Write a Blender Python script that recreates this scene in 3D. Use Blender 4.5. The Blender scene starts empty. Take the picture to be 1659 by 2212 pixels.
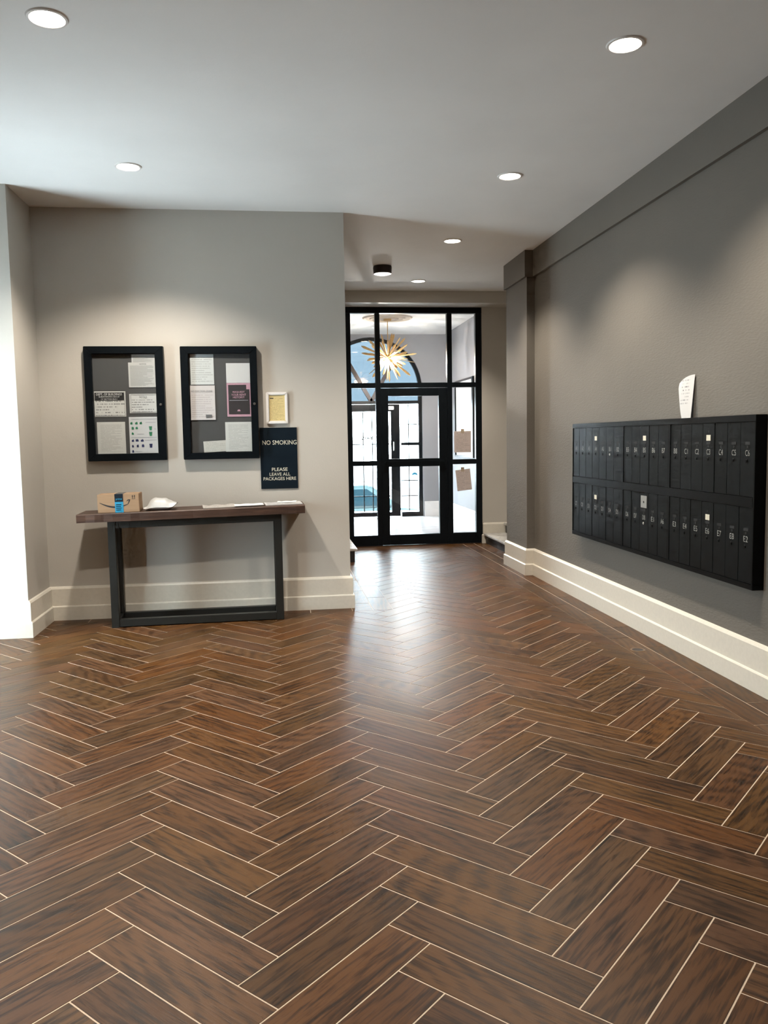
import bpy, bmesh, math, random
from mathutils import Vector, Matrix
random.seed(7)
scene = bpy.context.scene
COL = scene.collection

# ------------------------------------------------------------------ camera
EYE = Vector((0.0, 0.0, 1.474))
FPX, YAW, PITCH, ROLL = 1777.35, 0.1274, -0.0897, -0.0164
fwd = Vector((math.sin(YAW)*math.cos(PITCH), math.cos(YAW)*math.cos(PITCH), math.sin(PITCH)))
rgt = Vector((math.cos(YAW), -math.sin(YAW), 0)); upv = rgt.cross(fwd)
r2 = math.cos(ROLL)*rgt + math.sin(ROLL)*upv
u2 = -math.sin(ROLL)*rgt + math.cos(ROLL)*upv
cam_d = bpy.data.cameras.new('camera'); cam = bpy.data.objects.new('camera', cam_d); COL.objects.link(cam)
cam.matrix_world = Matrix(((r2.x, u2.x, -fwd.x, EYE.x), (r2.y, u2.y, -fwd.y, EYE.y), (r2.z, u2.z, -fwd.z, EYE.z), (0, 0, 0, 1)))
cam_d.sensor_fit = 'HORIZONTAL'; cam_d.sensor_width = 36.0; cam_d.lens = 36.0*FPX/1659.0
cam_d.clip_start = 0.05; cam_d.clip_end = 200
scene.camera = cam

# ------------------------------------------------------------------ light and exposure
SKY = 23.0
LAMP_W = 240.0
vs = scene.view_settings
vs.view_transform = 'Standard'; vs.look = 'None'; vs.gamma = 1.0; vs.use_curve_mapping = False
vs.exposure = 0.55
cy = scene.cycles
cy.use_light_tree = False; cy.max_bounces = 5; cy.diffuse_bounces = 4; cy.glossy_bounces = 2; cy.transmission_bounces = 2; cy.transparent_max_bounces = 10
cy.caustics_reflective = False; cy.caustics_refractive = False; cy.sample_clamp_indirect = 6.0; cy.use_adaptive_sampling = True; cy.adaptive_threshold = 0.05; cy.adaptive_min_samples = 12
w = bpy.data.worlds.new('overcast_sky'); scene.world = w; w.use_nodes = True
bg = w.node_tree.nodes['Background']; bg.inputs[0].default_value = (0.76, 0.92, 1.0, 1); bg.inputs[1].default_value = SKY

def portal(name, loc, rot, sx, sy):
    l = bpy.data.lights.new(name, 'AREA'); l.shape = 'RECTANGLE'; l.size = sx; l.size_y = sy
    l.cycles.is_portal = True
    o = bpy.data.objects.new(name, l); o.location = loc; o.rotation_euler = rot; COL.objects.link(o)
# daylight enters through the street door and through the big window in the wall to the left
portal('daylight_street_door', (1.749, 15.30, 1.65), (math.radians(-90), 0, 0), 1.9, 3.4)
portal('daylight_lobby_window', (-2.98, 5.94, 1.15), (0, math.radians(-90), 0), 2.1, 0.88)

# ------------------------------------------------------------------ plan of the place (metres)
HC = 3.365
XR, XC, XL = 2.679, 0.604, -1.915
YB, YL, YD = 7.0865, 6.49, 11.077
XW = -2.9                       # window wall, out of frame to the left
Y0 = -1.6                       # wall behind the camera
YP0, YP1, XP = 8.385, 9.15, 2.594
FY = 15.162; XV = 3.13; XVL = 0.368
DX0, DX1 = 0.942, 2.795

# ------------------------------------------------------------------ materials
def new_mat(name):
    m = bpy.data.materials.new(name); m.use_nodes = True
    nt = m.node_tree
    return m, nt, nt.nodes['Principled BSDF']
def N(nt, t, **kw):
    n = nt.nodes.new(t)
    for k, v in kw.items(): setattr(n, k, v)
    return n
def L(nt, a, b): nt.links.new(a, b)
def ramp(nt, stops):
    r = N(nt, 'ShaderNodeValToRGB'); e = r.color_ramp.elements
    while len(e) < len(stops): e.new(0.5)
    for i, (p, c) in enumerate(stops): e[i].position = p; e[i].color = (*c, 1)
    return r
def plain(name, col, rough=0.5, metal=0.0, bump=0.0, scale=60.0, var=0.06, spec=0.5):
    """painted / moulded surface with slight mottling and fine relief"""
    m, nt, p = new_mat(name)
    tc = N(nt, 'ShaderNodeTexCoord'); nz = N(nt, 'ShaderNodeTexNoise'); nz.inputs['Scale'].default_value = scale; nz.inputs['Detail'].default_value = 3
    L(nt, tc.outputs['Object'], nz.inputs['Vector'])
    a = tuple(max(0, c*(1-var)) for c in col); b = tuple(min(1, c*(1+var)) for c in col)
    r = ramp(nt, [(0.3, a), (0.7, b)]); L(nt, nz.outputs['Fac'], r.inputs[0]); L(nt, r.outputs[0], p.inputs['Base Color'])
    p.inputs['Roughness'].default_value = rough; p.inputs['Metallic'].default_value = metal
    p.inputs['Specular IOR Level'].default_value = spec
    if bump:
        bn = N(nt, 'ShaderNodeBump'); bn.inputs['Strength'].default_value = bump; bn.inputs['Distance'].default_value = 0.004
        L(nt, nz.outputs['Fac'], bn.inputs['Height']); L(nt, bn.outputs[0], p.inputs['Normal'])
    return m
def wall_paint(name, col, rough=0.55):
    m, nt, p = new_mat(name)
    tc = N(nt, 'ShaderNodeTexCoord')
    n1 = N(nt, 'ShaderNodeTexNoise'); n1.inputs['Scale'].default_value = 1.3; n1.inputs['Detail'].default_value = 4
    n2 = N(nt, 'ShaderNodeTexNoise'); n2.inputs['Scale'].default_value = 95; n2.inputs['Detail'].default_value = 2
    n3 = N(nt, 'ShaderNodeTexNoise'); n3.inputs['Scale'].default_value = 9; n3.inputs['Detail'].default_value = 3
    for n in (n1, n2, n3): L(nt, tc.outputs['Object'], n.inputs['Vector'])
    r = ramp(nt, [(0.3, tuple(c*0.965 for c in col)), (0.7, tuple(c*1.03 for c in col))])
    L(nt, n1.outputs['Fac'], r.inputs[0]); L(nt, r.outputs[0], p.inputs['Base Color'])
    p.inputs['Roughness'].default_value = rough; p.inputs['Specular IOR Level'].default_value = 0.3
    b1 = N(nt, 'ShaderNodeBump'); b1.inputs['Strength'].default_value = 0.12; b1.inputs['Distance'].default_value = 0.004
    b2 = N(nt, 'ShaderNodeBump'); b2.inputs['Strength'].default_value = 0.10; b2.inputs['Distance'].default_value = 0.02
    L(nt, n2.outputs['Fac'], b1.inputs['Height']); L(nt, n3.outputs['Fac'], b2.inputs['Height'])
    L(nt, b2.outputs[0], b1.inputs['Normal']); L(nt, b1.outputs[0], p.inputs['Normal'])
    return m
def wall_weave(name, col):
    m = wall_paint(name, col, 0.7); nt = m.node_tree; p = nt.nodes['Principled BSDF']
    tc = N(nt, 'ShaderNodeTexCoord'); mp = N(nt, 'ShaderNodeMapping'); mp.inputs['Scale'].default_value = (60, 30, 110); L(nt, tc.outputs['Object'], mp.inputs[0])
    nz = N(nt, 'ShaderNodeTexNoise'); nz.inputs['Scale'].default_value = 1.0; nz.inputs['Detail'].default_value = 3; L(nt, mp.outputs[0], nz.inputs['Vector'])
    bn = N(nt, 'ShaderNodeBump'); bn.inputs['Strength'].default_value = 0.35; bn.inputs['Distance'].default_value = 0.006; L(nt, nz.outputs['Fac'], bn.inputs['Height']); L(nt, bn.outputs[0], p.inputs['Normal'])
    return m
def emit(name, col, s):
    m, nt, p = new_mat(name)
    p.inputs['Base Color'].default_value = (0.9, 0.9, 0.9, 1)
    p.inputs['Emission Color'].default_value = (*col, 1); p.inputs['Emission Strength'].default_value = s
    m.cycles.emission_sampling = 'NONE'      # each lamp has its own light object; the lens only shows its glow
    return m
def glass(name, tint=(1, 1, 1), ior=1.45, rough=0.0):
    m, nt, p = new_mat(name); nt.nodes.remove(p)
    out = nt.nodes['Material Output']
    t = N(nt, 'ShaderNodeBsdfTransparent'); t.inputs[0].default_value = (*tint, 1)
    g = N(nt, 'ShaderNodeBsdfGlossy'); g.inputs['Roughness'].default_value = rough
    f0 = ((ior-1)/(ior+1))**2
    lw = N(nt, 'ShaderNodeLayerWeight'); lw.inputs['Blend'].default_value = 0.5
    pw = N(nt, 'ShaderNodeMath', operation='POWER'); L(nt, lw.outputs['Facing'], pw.inputs[0]); pw.inputs[1].default_value = 5.0
    f = N(nt, 'ShaderNodeMath', operation='MULTIPLY_ADD'); L(nt, pw.outputs[0], f.inputs[0]); f.inputs[1].default_value = 1-f0; f.inputs[2].default_value = f0
    mx = N(nt, 'ShaderNodeMixShader')
    L(nt, f.outputs[0], mx.inputs[0]); L(nt, t.outputs[0], mx.inputs[1]); L(nt, g.outputs[0], mx.inputs[2]); L(nt, mx.outputs[0], out.inputs[0])
    return m

def wood_tile(name):
    """dark brown wood-look porcelain plank: UV runs along the plank in metres, 'tint' differs from plank to plank"""
    m, nt, p = new_mat(name)
    uv = N(nt, 'ShaderNodeUVMap'); uv.uv_map = 'UVMap'
    at = N(nt, 'ShaderNodeAttribute'); at.attribute_name = 'tint'
    mp = N(nt, 'ShaderNodeMapping'); mp.inputs['Scale'].default_value = (2.6, 44, 1); L(nt, uv.outputs[0], mp.inputs[0])
    mp2 = N(nt, 'ShaderNodeMapping'); mp2.inputs['Scale'].default_value = (3.2, 9, 1); L(nt, uv.outputs[0], mp2.inputs[0])
    grain = N(nt, 'ShaderNodeTexNoise'); grain.inputs['Scale'].default_value = 2.2; grain.inputs['Detail'].default_value = 7; grain.inputs['Roughness'].default_value = 0.62; grain.inputs['Distortion'].default_value = 0.6
    L(nt, mp.outputs[0], grain.inputs['Vector'])
    blot = N(nt, 'ShaderNodeTexNoise'); blot.inputs['Scale'].default_value = 1.1; blot.inputs['Detail'].default_value = 4
    L(nt, mp2.outputs[0], blot.inputs['Vector'])
    cath = N(nt, 'ShaderNodeTexWave', wave_type='RINGS', rings_direction='SPHERICAL'); cath.inputs['Scale'].default_value = 0.9; cath.inputs['Distortion'].default_value = 5; cath.inputs['Detail'].default_value = 3; cath.inputs['Detail Scale'].default_value = 1.6
    L(nt, mp2.outputs[0], cath.inputs['Vector'])
    mix1 = N(nt, 'ShaderNodeMath', operation='MULTIPLY_ADD'); L(nt, cath.outputs['Fac'], mix1.inputs[0]); mix1.inputs[1].default_value = 0.15; L(nt, grain.outputs['Fac'], mix1.inputs[2])
    mix2 = N(nt, 'ShaderNodeMath', operation='MULTIPLY_ADD'); L(nt, blot.outputs['Fac'], mix2.inputs[0]); mix2.inputs[1].default_value = 0.55; L(nt, mix1.outputs[0], mix2.inputs[2])
    r = ramp(nt, [(0.60, (0.0115, 0.0050, 0.0013)), (0.76, (0.040, 0.0170, 0.0044)), (0.92, (0.084, 0.0375, 0.0110))])
    L(nt, mix2.outputs[0], r.inputs[0])
    hsv = N(nt, 'ShaderNodeHueSaturation'); L(nt, r.outputs[0], hsv.inputs['Color'])
    sep = N(nt, 'ShaderNodeSeparateColor'); L(nt, at.outputs['Color'], sep.inputs[0])
    def rng(src, lo, hi):
        mr = N(nt, 'ShaderNodeMapRange'); mr.inputs['To Min'].default_value = lo; mr.inputs['To Max'].default_value = hi; L(nt, src, mr.inputs[0]); return mr.outputs[0]
    L(nt, rng(sep.outputs[0], 0.78, 1.20), hsv.inputs['Value'])
    L(nt, rng(sep.outputs[1], 0.92, 1.06), hsv.inputs['Saturation'])
    L(nt, rng(sep.outputs[2], 0.493, 0.504), hsv.inputs['Hue'])
    L(nt, hsv.outputs[0], p.inputs['Base Color'])
    rr = N(nt, 'ShaderNodeMapRange'); rr.inputs['To Min'].default_value = 0.28; rr.inputs['To Max'].default_value = 0.52; L(nt, grain.outputs['Fac'], rr.inputs[0]); L(nt, rr.outputs[0], p.inputs['Roughness'])
    p.inputs['Specular IOR Level'].default_value = 0.22
    bn = N(nt, 'ShaderNodeBump'); bn.inputs['Strength'].default_value = 0.22; bn.inputs['Distance'].default_value = 0.003
    L(nt, grain.outputs['Fac'], bn.inputs['Height']); L(nt, bn.outputs[0], p.inputs['Normal'])
    return m

def printed(name, paper, ink, rows, axes='xz', top=0.06, bottom=0.06, side=0.10, density=0.55, rough=0.7, trans=False, ink_mix=0.75):
    """paper with rows of small print (flat print only)"""
    m, nt, p = new_mat(name)
    tc = N(nt, 'ShaderNodeTexCoord'); sp = N(nt, 'ShaderNodeSeparateXYZ'); L(nt, tc.outputs['Generated'], sp.inputs[0])
    U = sp.outputs['xyz'.index(axes[0])]; V = sp.outputs['xyz'.index(axes[1])]
    def M(op, a, b=None, c=None):
        n = N(nt, 'ShaderNodeMath', operation=op)
        for i, x in enumerate((a, b, c)):
            if x is None: continue
            if isinstance(x, (int, float)): n.inputs[i].default_value = x
            else: L(nt, x, n.inputs[i])
        return n.outputs[0]
    rowv = M('MULTIPLY', V, rows); fr = M('FRACT', rowv); fl = M('FLOOR', rowv)
    cx = N(nt, 'ShaderNodeCombineXYZ'); L(nt, M('MULTIPLY', U, 16.0), cx.inputs[0]); L(nt, M('MULTIPLY', fl, 7.31), cx.inputs[1])
    nz = N(nt, 'ShaderNodeTexNoise'); nz.inputs['Scale'].default_value = 1.6; nz.inputs['Detail'].default_value = 2; L(nt, cx.outputs[0], nz.inputs['Vector'])
    c2 = N(nt, 'ShaderNodeCombineXYZ'); L(nt, M('MULTIPLY', fl, 3.77), c2.inputs[1])
    wn = N(nt, 'ShaderNodeTexWhiteNoise', noise_dimensions='1D'); L(nt, fl, wn.inputs['W'])
    words = M('GREATER_THAN', nz.outputs['Fac'], 1-density)
    line = M('MULTIPLY', M('GREATER_THAN', fr, 0.32), M('LESS_THAN', fr, 0.72))
    endx = M('SUBTRACT', 1-side, M('MULTIPLY', M('POWER', wn.outputs['Value'], 3.0), 0.45))
    mask = M('MULTIPLY', M('GREATER_THAN', U, side), M('LESS_THAN', U, endx))
    mask = M('MULTIPLY', mask, M('MULTIPLY', M('GREATER_THAN', V, bottom), M('LESS_THAN', V, 1-top)))
    inkf = M('MULTIPLY', M('MULTIPLY', M('MULTIPLY', words, line), mask), ink_mix)
    mc = N(nt, 'ShaderNodeMix', data_type='RGBA'); L(nt, inkf, mc.inputs['Factor'])
    mc.inputs['A'].default_value = (*paper, 1); mc.inputs['B'].default_value = (*ink, 1)
    L(nt, mc.outputs['Result'], p.inputs['Base Color']); p.inputs['Roughness'].default_value = rough; p.inputs['Specular IOR Level'].default_value = 0.25
    if trans:
        out = nt.nodes['Material Output']; tr = N(nt, 'ShaderNodeBsdfTranslucent'); L(nt, mc.outputs['Result'], tr.inputs[0])
        mx = N(nt, 'ShaderNodeMixShader'); mx.inputs[0].default_value = 0.35
        L(nt, p.outputs[0], mx.inputs[1]); L(nt, tr.outputs[0], mx.inputs[2]); L(nt, mx.outputs[0], out.inputs[0])
    return m

def table_wood(name):
    m, nt, p = new_mat(name)
    tc = N(nt, 'ShaderNodeTexCoord'); mp = N(nt, 'ShaderNodeMapping'); mp.inputs['Scale'].default_value = (1.6, 22, 22); L(nt, tc.outputs['Object'], mp.inputs[0])
    g = N(nt, 'ShaderNodeTexNoise'); g.inputs['Scale'].default_value = 2; g.inputs['Detail'].default_value = 6; g.inputs['Distortion'].default_value = 0.8; L(nt, mp.outputs[0], g.inputs['Vector'])
    r = ramp(nt, [(0.25, (0.022, 0.0105, 0.0065)), (0.55, (0.058, 0.028, 0.017)), (0.8, (0.105, 0.054, 0.034))]); L(nt, g.outputs['Fac'], r.inputs[0]); L(nt, r.outputs[0], p.inputs['Base Color'])
    p.inputs['Roughness'].default_value = 0.5
    bn = N(nt, 'ShaderNodeBump'); bn.inputs['Strength'].default_value = 0.35; bn.inputs['Distance'].default_value = 0.004; L(nt, g.outputs['Fac'], bn.inputs['Height']); L(nt, bn.outputs[0], p.inputs['Normal'])
    return m
def marble(name):
    m, nt, p = new_mat(name)
    tc = N(nt, 'ShaderNodeTexCoord'); wv = N(nt, 'ShaderNodeTexNoise'); wv.inputs['Scale'].default_value = 6; wv.inputs['Detail'].default_value = 8; wv.inputs['Distortion'].default_value = 2.5; L(nt, tc.outputs['Object'], wv.inputs['Vector'])
    r = ramp(nt, [(0.35, (0.30, 0.29, 0.27)), (0.5, (0.52, 0.51, 0.49)), (0.7, (0.62, 0.61, 0.59))]); L(nt, wv.outputs['Fac'], r.inputs[0]); L(nt, r.outputs[0], p.inputs['Base Color'])
    p.inputs['Roughness'].default_value = 0.3
    return m
def cardboard(name):
    m, nt, p = new_mat(name)
    tc = N(nt, 'ShaderNodeTexCoord'); mp = N(nt, 'ShaderNodeMapping'); mp.inputs['Scale'].default_value = (1, 1, 90); L(nt, tc.outputs['Object'], mp.inputs[0])
    g = N(nt, 'ShaderNodeTexNoise'); g.inputs['Scale'].default_value = 3; g.inputs['Detail'].default_value = 4; L(nt, mp.outputs[0], g.inputs['Vector'])
    r = ramp(nt, [(0.3, (0.27, 0.165, 0.09)), (0.7, (0.33, 0.21, 0.12))]); L(nt, g.outputs['Fac'], r.inputs[0]); L(nt, r.outputs[0], p.inputs['Base Color']); p.inputs['Roughness'].default_value = 0.8
    return m

PAINT = (0.50, 0.475, 0.43)
DIMMED_PAINT = (0.146, 0.133, 0.114)  # mailbox wall colour, darkened to hold the dimmer light that falls there
MT = dict(
    wall=wall_paint('greige_wall_paint', PAINT), ceil=wall_paint('white_ceiling_paint', (0.83, 0.83, 0.82), 0.7),
    band=wall_paint('dimmed_band_paint', DIMMED_PAINT), dimmed=wall_weave('dimmed_wall_weave', DIMMED_PAINT), white=plain('cream_trim_paint', (0.66, 0.62, 0.54), 0.32, bump=0.05, scale=40, var=0.03),
    vwall=wall_paint('cool_grey_wall_paint', (0.28, 0.28, 0.295)), vwhite=plain('white_trim_paint', (0.75, 0.74, 0.72), 0.35, var=0.02), vceil=wall_paint('vestibule_ceiling_paint', (0.80, 0.79, 0.77), 0.7),
    black=plain('black_enamel', (0.004, 0.006, 0.008), 0.32, var=0.15, scale=30, spec=0.18), blackmetal=plain('black_powder_coat', (0.011, 0.012, 0.011), 0.45, bump=0.1, scale=200),
    mail=plain('mailbox_paint', (0.0045, 0.006, 0.007), 0.30, var=0.25, scale=14, spec=0.10), mailbody=plain('mailbox_case_paint', (0.0035, 0.004, 0.0045), 0.35, var=0.2, scale=20, spec=0.08),
    hole=plain('dark_recess', (0.004, 0.004, 0.004), 0.7), number=plain('faded_number_paint', (0.24, 0.24, 0.22), 0.6, var=0.5, scale=90),
    label=plain('name_card', (0.62, 0.58, 0.46), 0.7), plate=plain('steel_lock_plate', (0.42, 0.41, 0.38), 0.35, metal=0.7),
    steel=plain('brushed_steel', (0.6, 0.6, 0.58), 0.28, metal=1.0), grout=plain('pale_grout', (0.60, 0.49, 0.38), 0.85, bump=0.2, scale=300, var=0.12),
    tile=wood_tile('wood_look_plank_tile'), slab=table_wood('dark_reclaimed_wood'), marble=marble('grey_marble'), riser=plain('dark_stone_riser', (0.02, 0.02, 0.022), 0.4),
    glass=glass('clear_glass'), fan=glass('tinted_fanlight_glass', (0.130, 0.147, 0.160)), boardglass=glass('case_glass', (0.97, 0.98, 0.98), 1.5),
    felt=plain('charcoal_felt', (0.085, 0.085, 0.088), 0.95, bump=0.3, scale=300), sign=plain('navy_sign_board', (0.004, 0.010, 0.017), 0.4, spec=0.3),
    cream=plain('cream_lettering', (0.62, 0.60, 0.50), 0.6), whiteprint=plain('white_print', (0.8, 0.8, 0.78), 0.7), ink=plain('black_ink', (0.012, 0.012, 0.014), 0.7),
    pink=plain('pink_paper', (0.62, 0.36, 0.45), 0.75), dpink=plain('charcoal_print', (0.035, 0.030, 0.034), 0.6), greyink=plain('grey_ink', (0.16, 0.16, 0.17), 0.8),
    green=plain('green_print', (0.03, 0.22, 0.11), 0.7), blue=plain('dark_blue_print', (0.02, 0.03, 0.12), 0.7),
    wframe=plain('white_frame_moulding', (0.78, 0.76, 0.74), 0.35, var=0.02), card=cardboard('corrugated_cardboard'), tapeb=plain('blue_tape', (0.03, 0.25, 0.42), 0.3, var=0.2), taped=plain('dark_tape', (0.015, 0.022, 0.03), 0.25),
    poly=plain('white_poly_film', (0.50, 0.50, 0.49), 0.42, bump=0.25, scale=22), brass=plain('brushed_brass', (0.62, 0.40, 0.17), 0.32, metal=0.85, var=0.15), dark=plain('dark_bronze', (0.03, 0.022, 0.022), 0.4, metal=0.3),
    lens=emit('lit_lamp_lens', (1.0, 0.90, 0.76), 22.0), vlens=emit('lit_diffuser', (1.0, 0.95, 0.88), 3.0), bulb=emit('lit_bulb', (1.0, 0.76, 0.45), 120.0),
    asphalt=plain('asphalt', (0.18, 0.18, 0.18), 0.9, bump=0.4, scale=80), stone=plain('stoop_stone', (0.45, 0.45, 0.44), 0.8), carpaint=plain('teal_car_paint', (0.035, 0.06, 0.064), 0.25), carglass=plain('car_window', (0.006, 0.018, 0.024), 0.3, spec=0.1), rubber=plain('tyre_rubber', (0.012, 0.02, 0.03), 0.8),
    vfloor=plain('glare_pale_floor', (0.52, 0.51, 0.53), 0.18, var=0.08, scale=5), capring=plain('dull_bronze', (0.16, 0.105, 0.065), 0.45), screenwhite=plain('white_mat_board', (0.82, 0.82, 0.80), 0.6), faint=plain('faint_grey_print', (0.45, 0.46, 0.50), 0.8), tan=plain('tan_tape', (0.45, 0.36, 0.26), 0.6),
)

# ------------------------------------------------------------------ mesh helpers
ORG = {}
def org(o): return ORG.get(o.name, Vector((0, 0, 0))) if o else Vector((0, 0, 0))
class MB:
    def __init__(s): s.v = []; s.f = []
    def add(s, v, f):
        k = len(s.v); s.v += [tuple(x) for x in v]; s.f += [tuple(i+k for i in q) for q in f]; return s
    def box(s, lo, hi):
        x0, y0, z0 = lo; x1, y1, z1 = hi
        return s.add([(x0,y0,z0),(x1,y0,z0),(x1,y1,z0),(x0,y1,z0),(x0,y0,z1),(x1,y0,z1),(x1,y1,z1),(x0,y1,z1)],
                     [(0,3,2,1),(4,5,6,7),(0,1,5,4),(1,2,6,5),(2,3,7,6),(3,0,4,7)])
    def prism(s, poly, a, b, axis='z'):
        """2-D outline extruded from a to b along an axis; outline axes: z:(x,y) y:(x,z) x:(y,z)"""
        def P(p, t): return {'z': (p[0], p[1], t), 'y': (p[0], t, p[1]), 'x': (t, p[0], p[1])}[axis]
        n = len(poly)
        v = [P(p, a) for p in poly] + [P(p, b) for p in poly]
        f = [tuple(range(n))[::-1], tuple(range(n, 2*n))] + [(i, (i+1) % n, n+(i+1) % n, n+i) for i in range(n)]
        return s.add(v, f)
    def lathe(s, prof, c, axis='z', n=32):
        """profile (r, t) turned about an axis through c"""
        v = []; f = []; m = len(prof)
        for i in range(n):
            a = 2*math.pi*i/n
            for r, t in prof:
                x, y = r*math.cos(a), r*math.sin(a)
                q = {'z': (x, y, t), 'y': (x, t, y), 'x': (t, x, y)}[axis]
                v.append((c[0]+q[0], c[1]+q[1], c[2]+q[2]))
        for i in range(n):
            j = (i+1) % n
            for k in range(m-1): f.append((i*m+k, j*m+k, j*m+k+1, i*m+k+1))
        if prof[0][0] > 1e-6: f.append(tuple(i*m for i in range(n))[::-1])
        if prof[-1][0] > 1e-6: f.append(tuple(i*m+m-1 for i in range(n)))
        return s.add(v, f)
    def tube(s, a, b, r, n=10):
        a = Vector(a); b = Vector(b); d = (b-a).normalized()
        u = d.orthogonal().normalized(); w_ = d.cross(u); v = []
        for p in (a, b):
            for i in range(n):
                t = 2*math.pi*i/n; v.append(p + u*r*math.cos(t) + w_*r*math.sin(t))
        return s.add(v, [tuple(range(n))[::-1], tuple(range(n, 2*n))] + [(i, (i+1) % n, n+(i+1) % n, n+i) for i in range(n)])
    def sweep(s, path, prof, side):
        """profile (d, z) swept along a floor path with mitred corners; side +1: room on the right of travel, -1: on the left"""
        pts = [Vector(p) for p in path]; n = len(pts); m = len(prof); v = []
        for i, p in enumerate(pts):
            ns = []
            for a, b in ((i-1, i), (i, i+1)):
                if 0 <= a and b < n:
                    d = (pts[b]-pts[a]).normalized(); ns.append(Vector((d.y, -d.x))*side)
            if len(ns) == 2:
                k = ns[0]+ns[1]; off = k/(1+ns[0].dot(ns[1]))
            else: off = ns[0]
            for d, z in prof: v.append((p.x+off.x*d, p.y+off.y*d, z))
        f = []
        for i in range(n-1):
            for k in range(m):
                k2 = (k+1) % m; f.append((i*m+k, i*m+k2, (i+1)*m+k2, (i+1)*m+k))
        f.append(tuple(range(m))[::-1]); f.append(tuple((n-1)*m+k for k in range(m)))
        return s.add(v, f)
    def build(s, name, mat, parent=None, bevel=0.0, smooth=False, local=False, segs=2):
        me = bpy.data.meshes.new(name)
        o_ = Vector((0, 0, 0)) if local else org(parent)
        me.from_pydata([(x-o_.x, y-o_.y, z-o_.z) for x, y, z in s.v], [], s.f)
        bm = bmesh.new(); bm.from_mesh(me); bmesh.ops.recalc_face_normals(bm, faces=bm.faces)
        if bevel: bmesh.ops.bevel(bm, geom=[e for e in bm.edges], offset=bevel, segments=segs, affect='EDGES', clamp_overlap=True)
        bm.to_mesh(me); bm.free()
        if smooth:
            me.shade_smooth(); me.set_sharp_from_angle(angle=math.radians(35))
        me.materials.append(MT[mat] if isinstance(mat, str) else mat)
        o = bpy.data.objects.new(name, me); COL.objects.link(o)
        if parent: o.parent = parent; ORG[o.name] = org(parent)
        return o
def B(name, lo, hi, mat, parent=None, bevel=0.0, local=False): return MB().box(lo, hi).build(name, mat, parent, bevel, local=local)
def thing(name, label, cat, loc, group=None):
    o = bpy.data.objects.new(name, None); COL.objects.link(o); o.location = loc; ORG[o.name] = Vector(loc)
    o.empty_display_size = 0.1
    return tag(o, label, cat, group)
def tag(o, label, cat, group=None):
    o['label'] = label; o['category'] = cat
    if group: o['group'] = group
    return o
def struct(o, label=None):
    o['kind'] = 'structure'
    if label: o['label'] = label
    return o

# lettering: every string is turned into an outline mesh once, normalised to width 1 and height 1
STRINGS = {}
def prep_text(strings):
    obs = []
    for t, bold in strings:
        c = bpy.data.curves.new('lettering', 'FONT'); c.body = t; c.align_x = 'CENTER'; c.resolution_u = 3; c.offset = bold
        o = bpy.data.objects.new('lettering', c); COL.objects.link(o); obs.append((t, o))
    bpy.context.view_layer.update(); dg = bpy.context.evaluated_depsgraph_get()
    for t, o in obs:
        me = bpy.data.meshes.new_from_object(o.evaluated_get(dg))
        xs = [v.co.x for v in me.vertices]; ys = [v.co.y for v in me.vertices]
        cx, cy = (min(xs)+max(xs))/2, (min(ys)+max(ys))/2; sx, sy = max(xs)-min(xs), max(ys)-min(ys)
        for v in me.vertices: v.co = ((v.co.x-cx)/sx, (v.co.y-cy)/sy, 0)
        STRINGS[t] = me
    for t, o in obs: bpy.data.objects.remove(o)
UP = ['A1','A2','A3','A4','A5','B1','B2','B3','B4','B5','B6','B7','B8','C1','C2','C3','C4','C5','C6']
LO = ['C7','C8','D1','D2','D3','D4','D5','D6','D7','D8','E1','A6','E3','E4','E5','E6','E7','E8','E2']
prep_text([(t, 0.0) for t in UP+LO] + [(t, 0.004) for t in ('NO SMOKING', 'PLEASE', 'LEAVE ALL', 'PACKAGES HERE', 'DEPT. OF BUILDINGS', 'SUBDIVISIONS A,B,C,D', 'OF SECTION 86.0.1',
           'NOTICE', 'REQUEST', 'YOUR RENT', 'HISTORY!', 'NO EVICTION ZONE', 'prime')] + [('WARN', 0.055)])
def lettering(t, c, w_, h_, mat, parent, xd=(1, 0, 0), yd=(0, 0, 1), name='lettering', local=False):
    src = STRINGS[t]; me = src.copy(); me.name = name; me.materials.clear(); me.materials.append(MT[mat])
    xd = Vector(xd); yd = Vector(yd); c = Vector(c) - (Vector((0, 0, 0)) if local else org(parent))
    for v in me.vertices: v.co = c + xd*(v.co.x*w_) + yd*(v.co.y*h_)
    o = bpy.data.objects.new(name, me); COL.objects.link(o); o.parent = parent; ORG[o.name] = org(parent)
    return o

# ================================================================== STRUCTURE
struct(MB().box((XL, YB, -0.1), (XC, 9.70, HC)).build('wall_back', 'wall'), 'warm grey painted wall behind the console table')
struct(MB().box((XW-0.2, YL, -0.1), (XL, 9.70, HC)).build('wall_column', 'wall'), 'daylit grey wall projection at the left edge')
struct(MB().box((XR, Y0-0.2, -0.1), (XR+0.22, YP1, HC)).build('wall_right', 'dimmed'), 'warm grey painted wall carrying the mailboxes')
struct(MB().box((XP, YP0, -0.1), (XR, YP1, HC)).build('wall_pilaster', 'dimmed'), 'shallow grey pilaster at the end of the mailbox wall')
struct(MB().box((XW-0.2, Y0-0.2, -0.1), (XR, Y0, HC)).build('wall_front', 'wall'))
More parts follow.
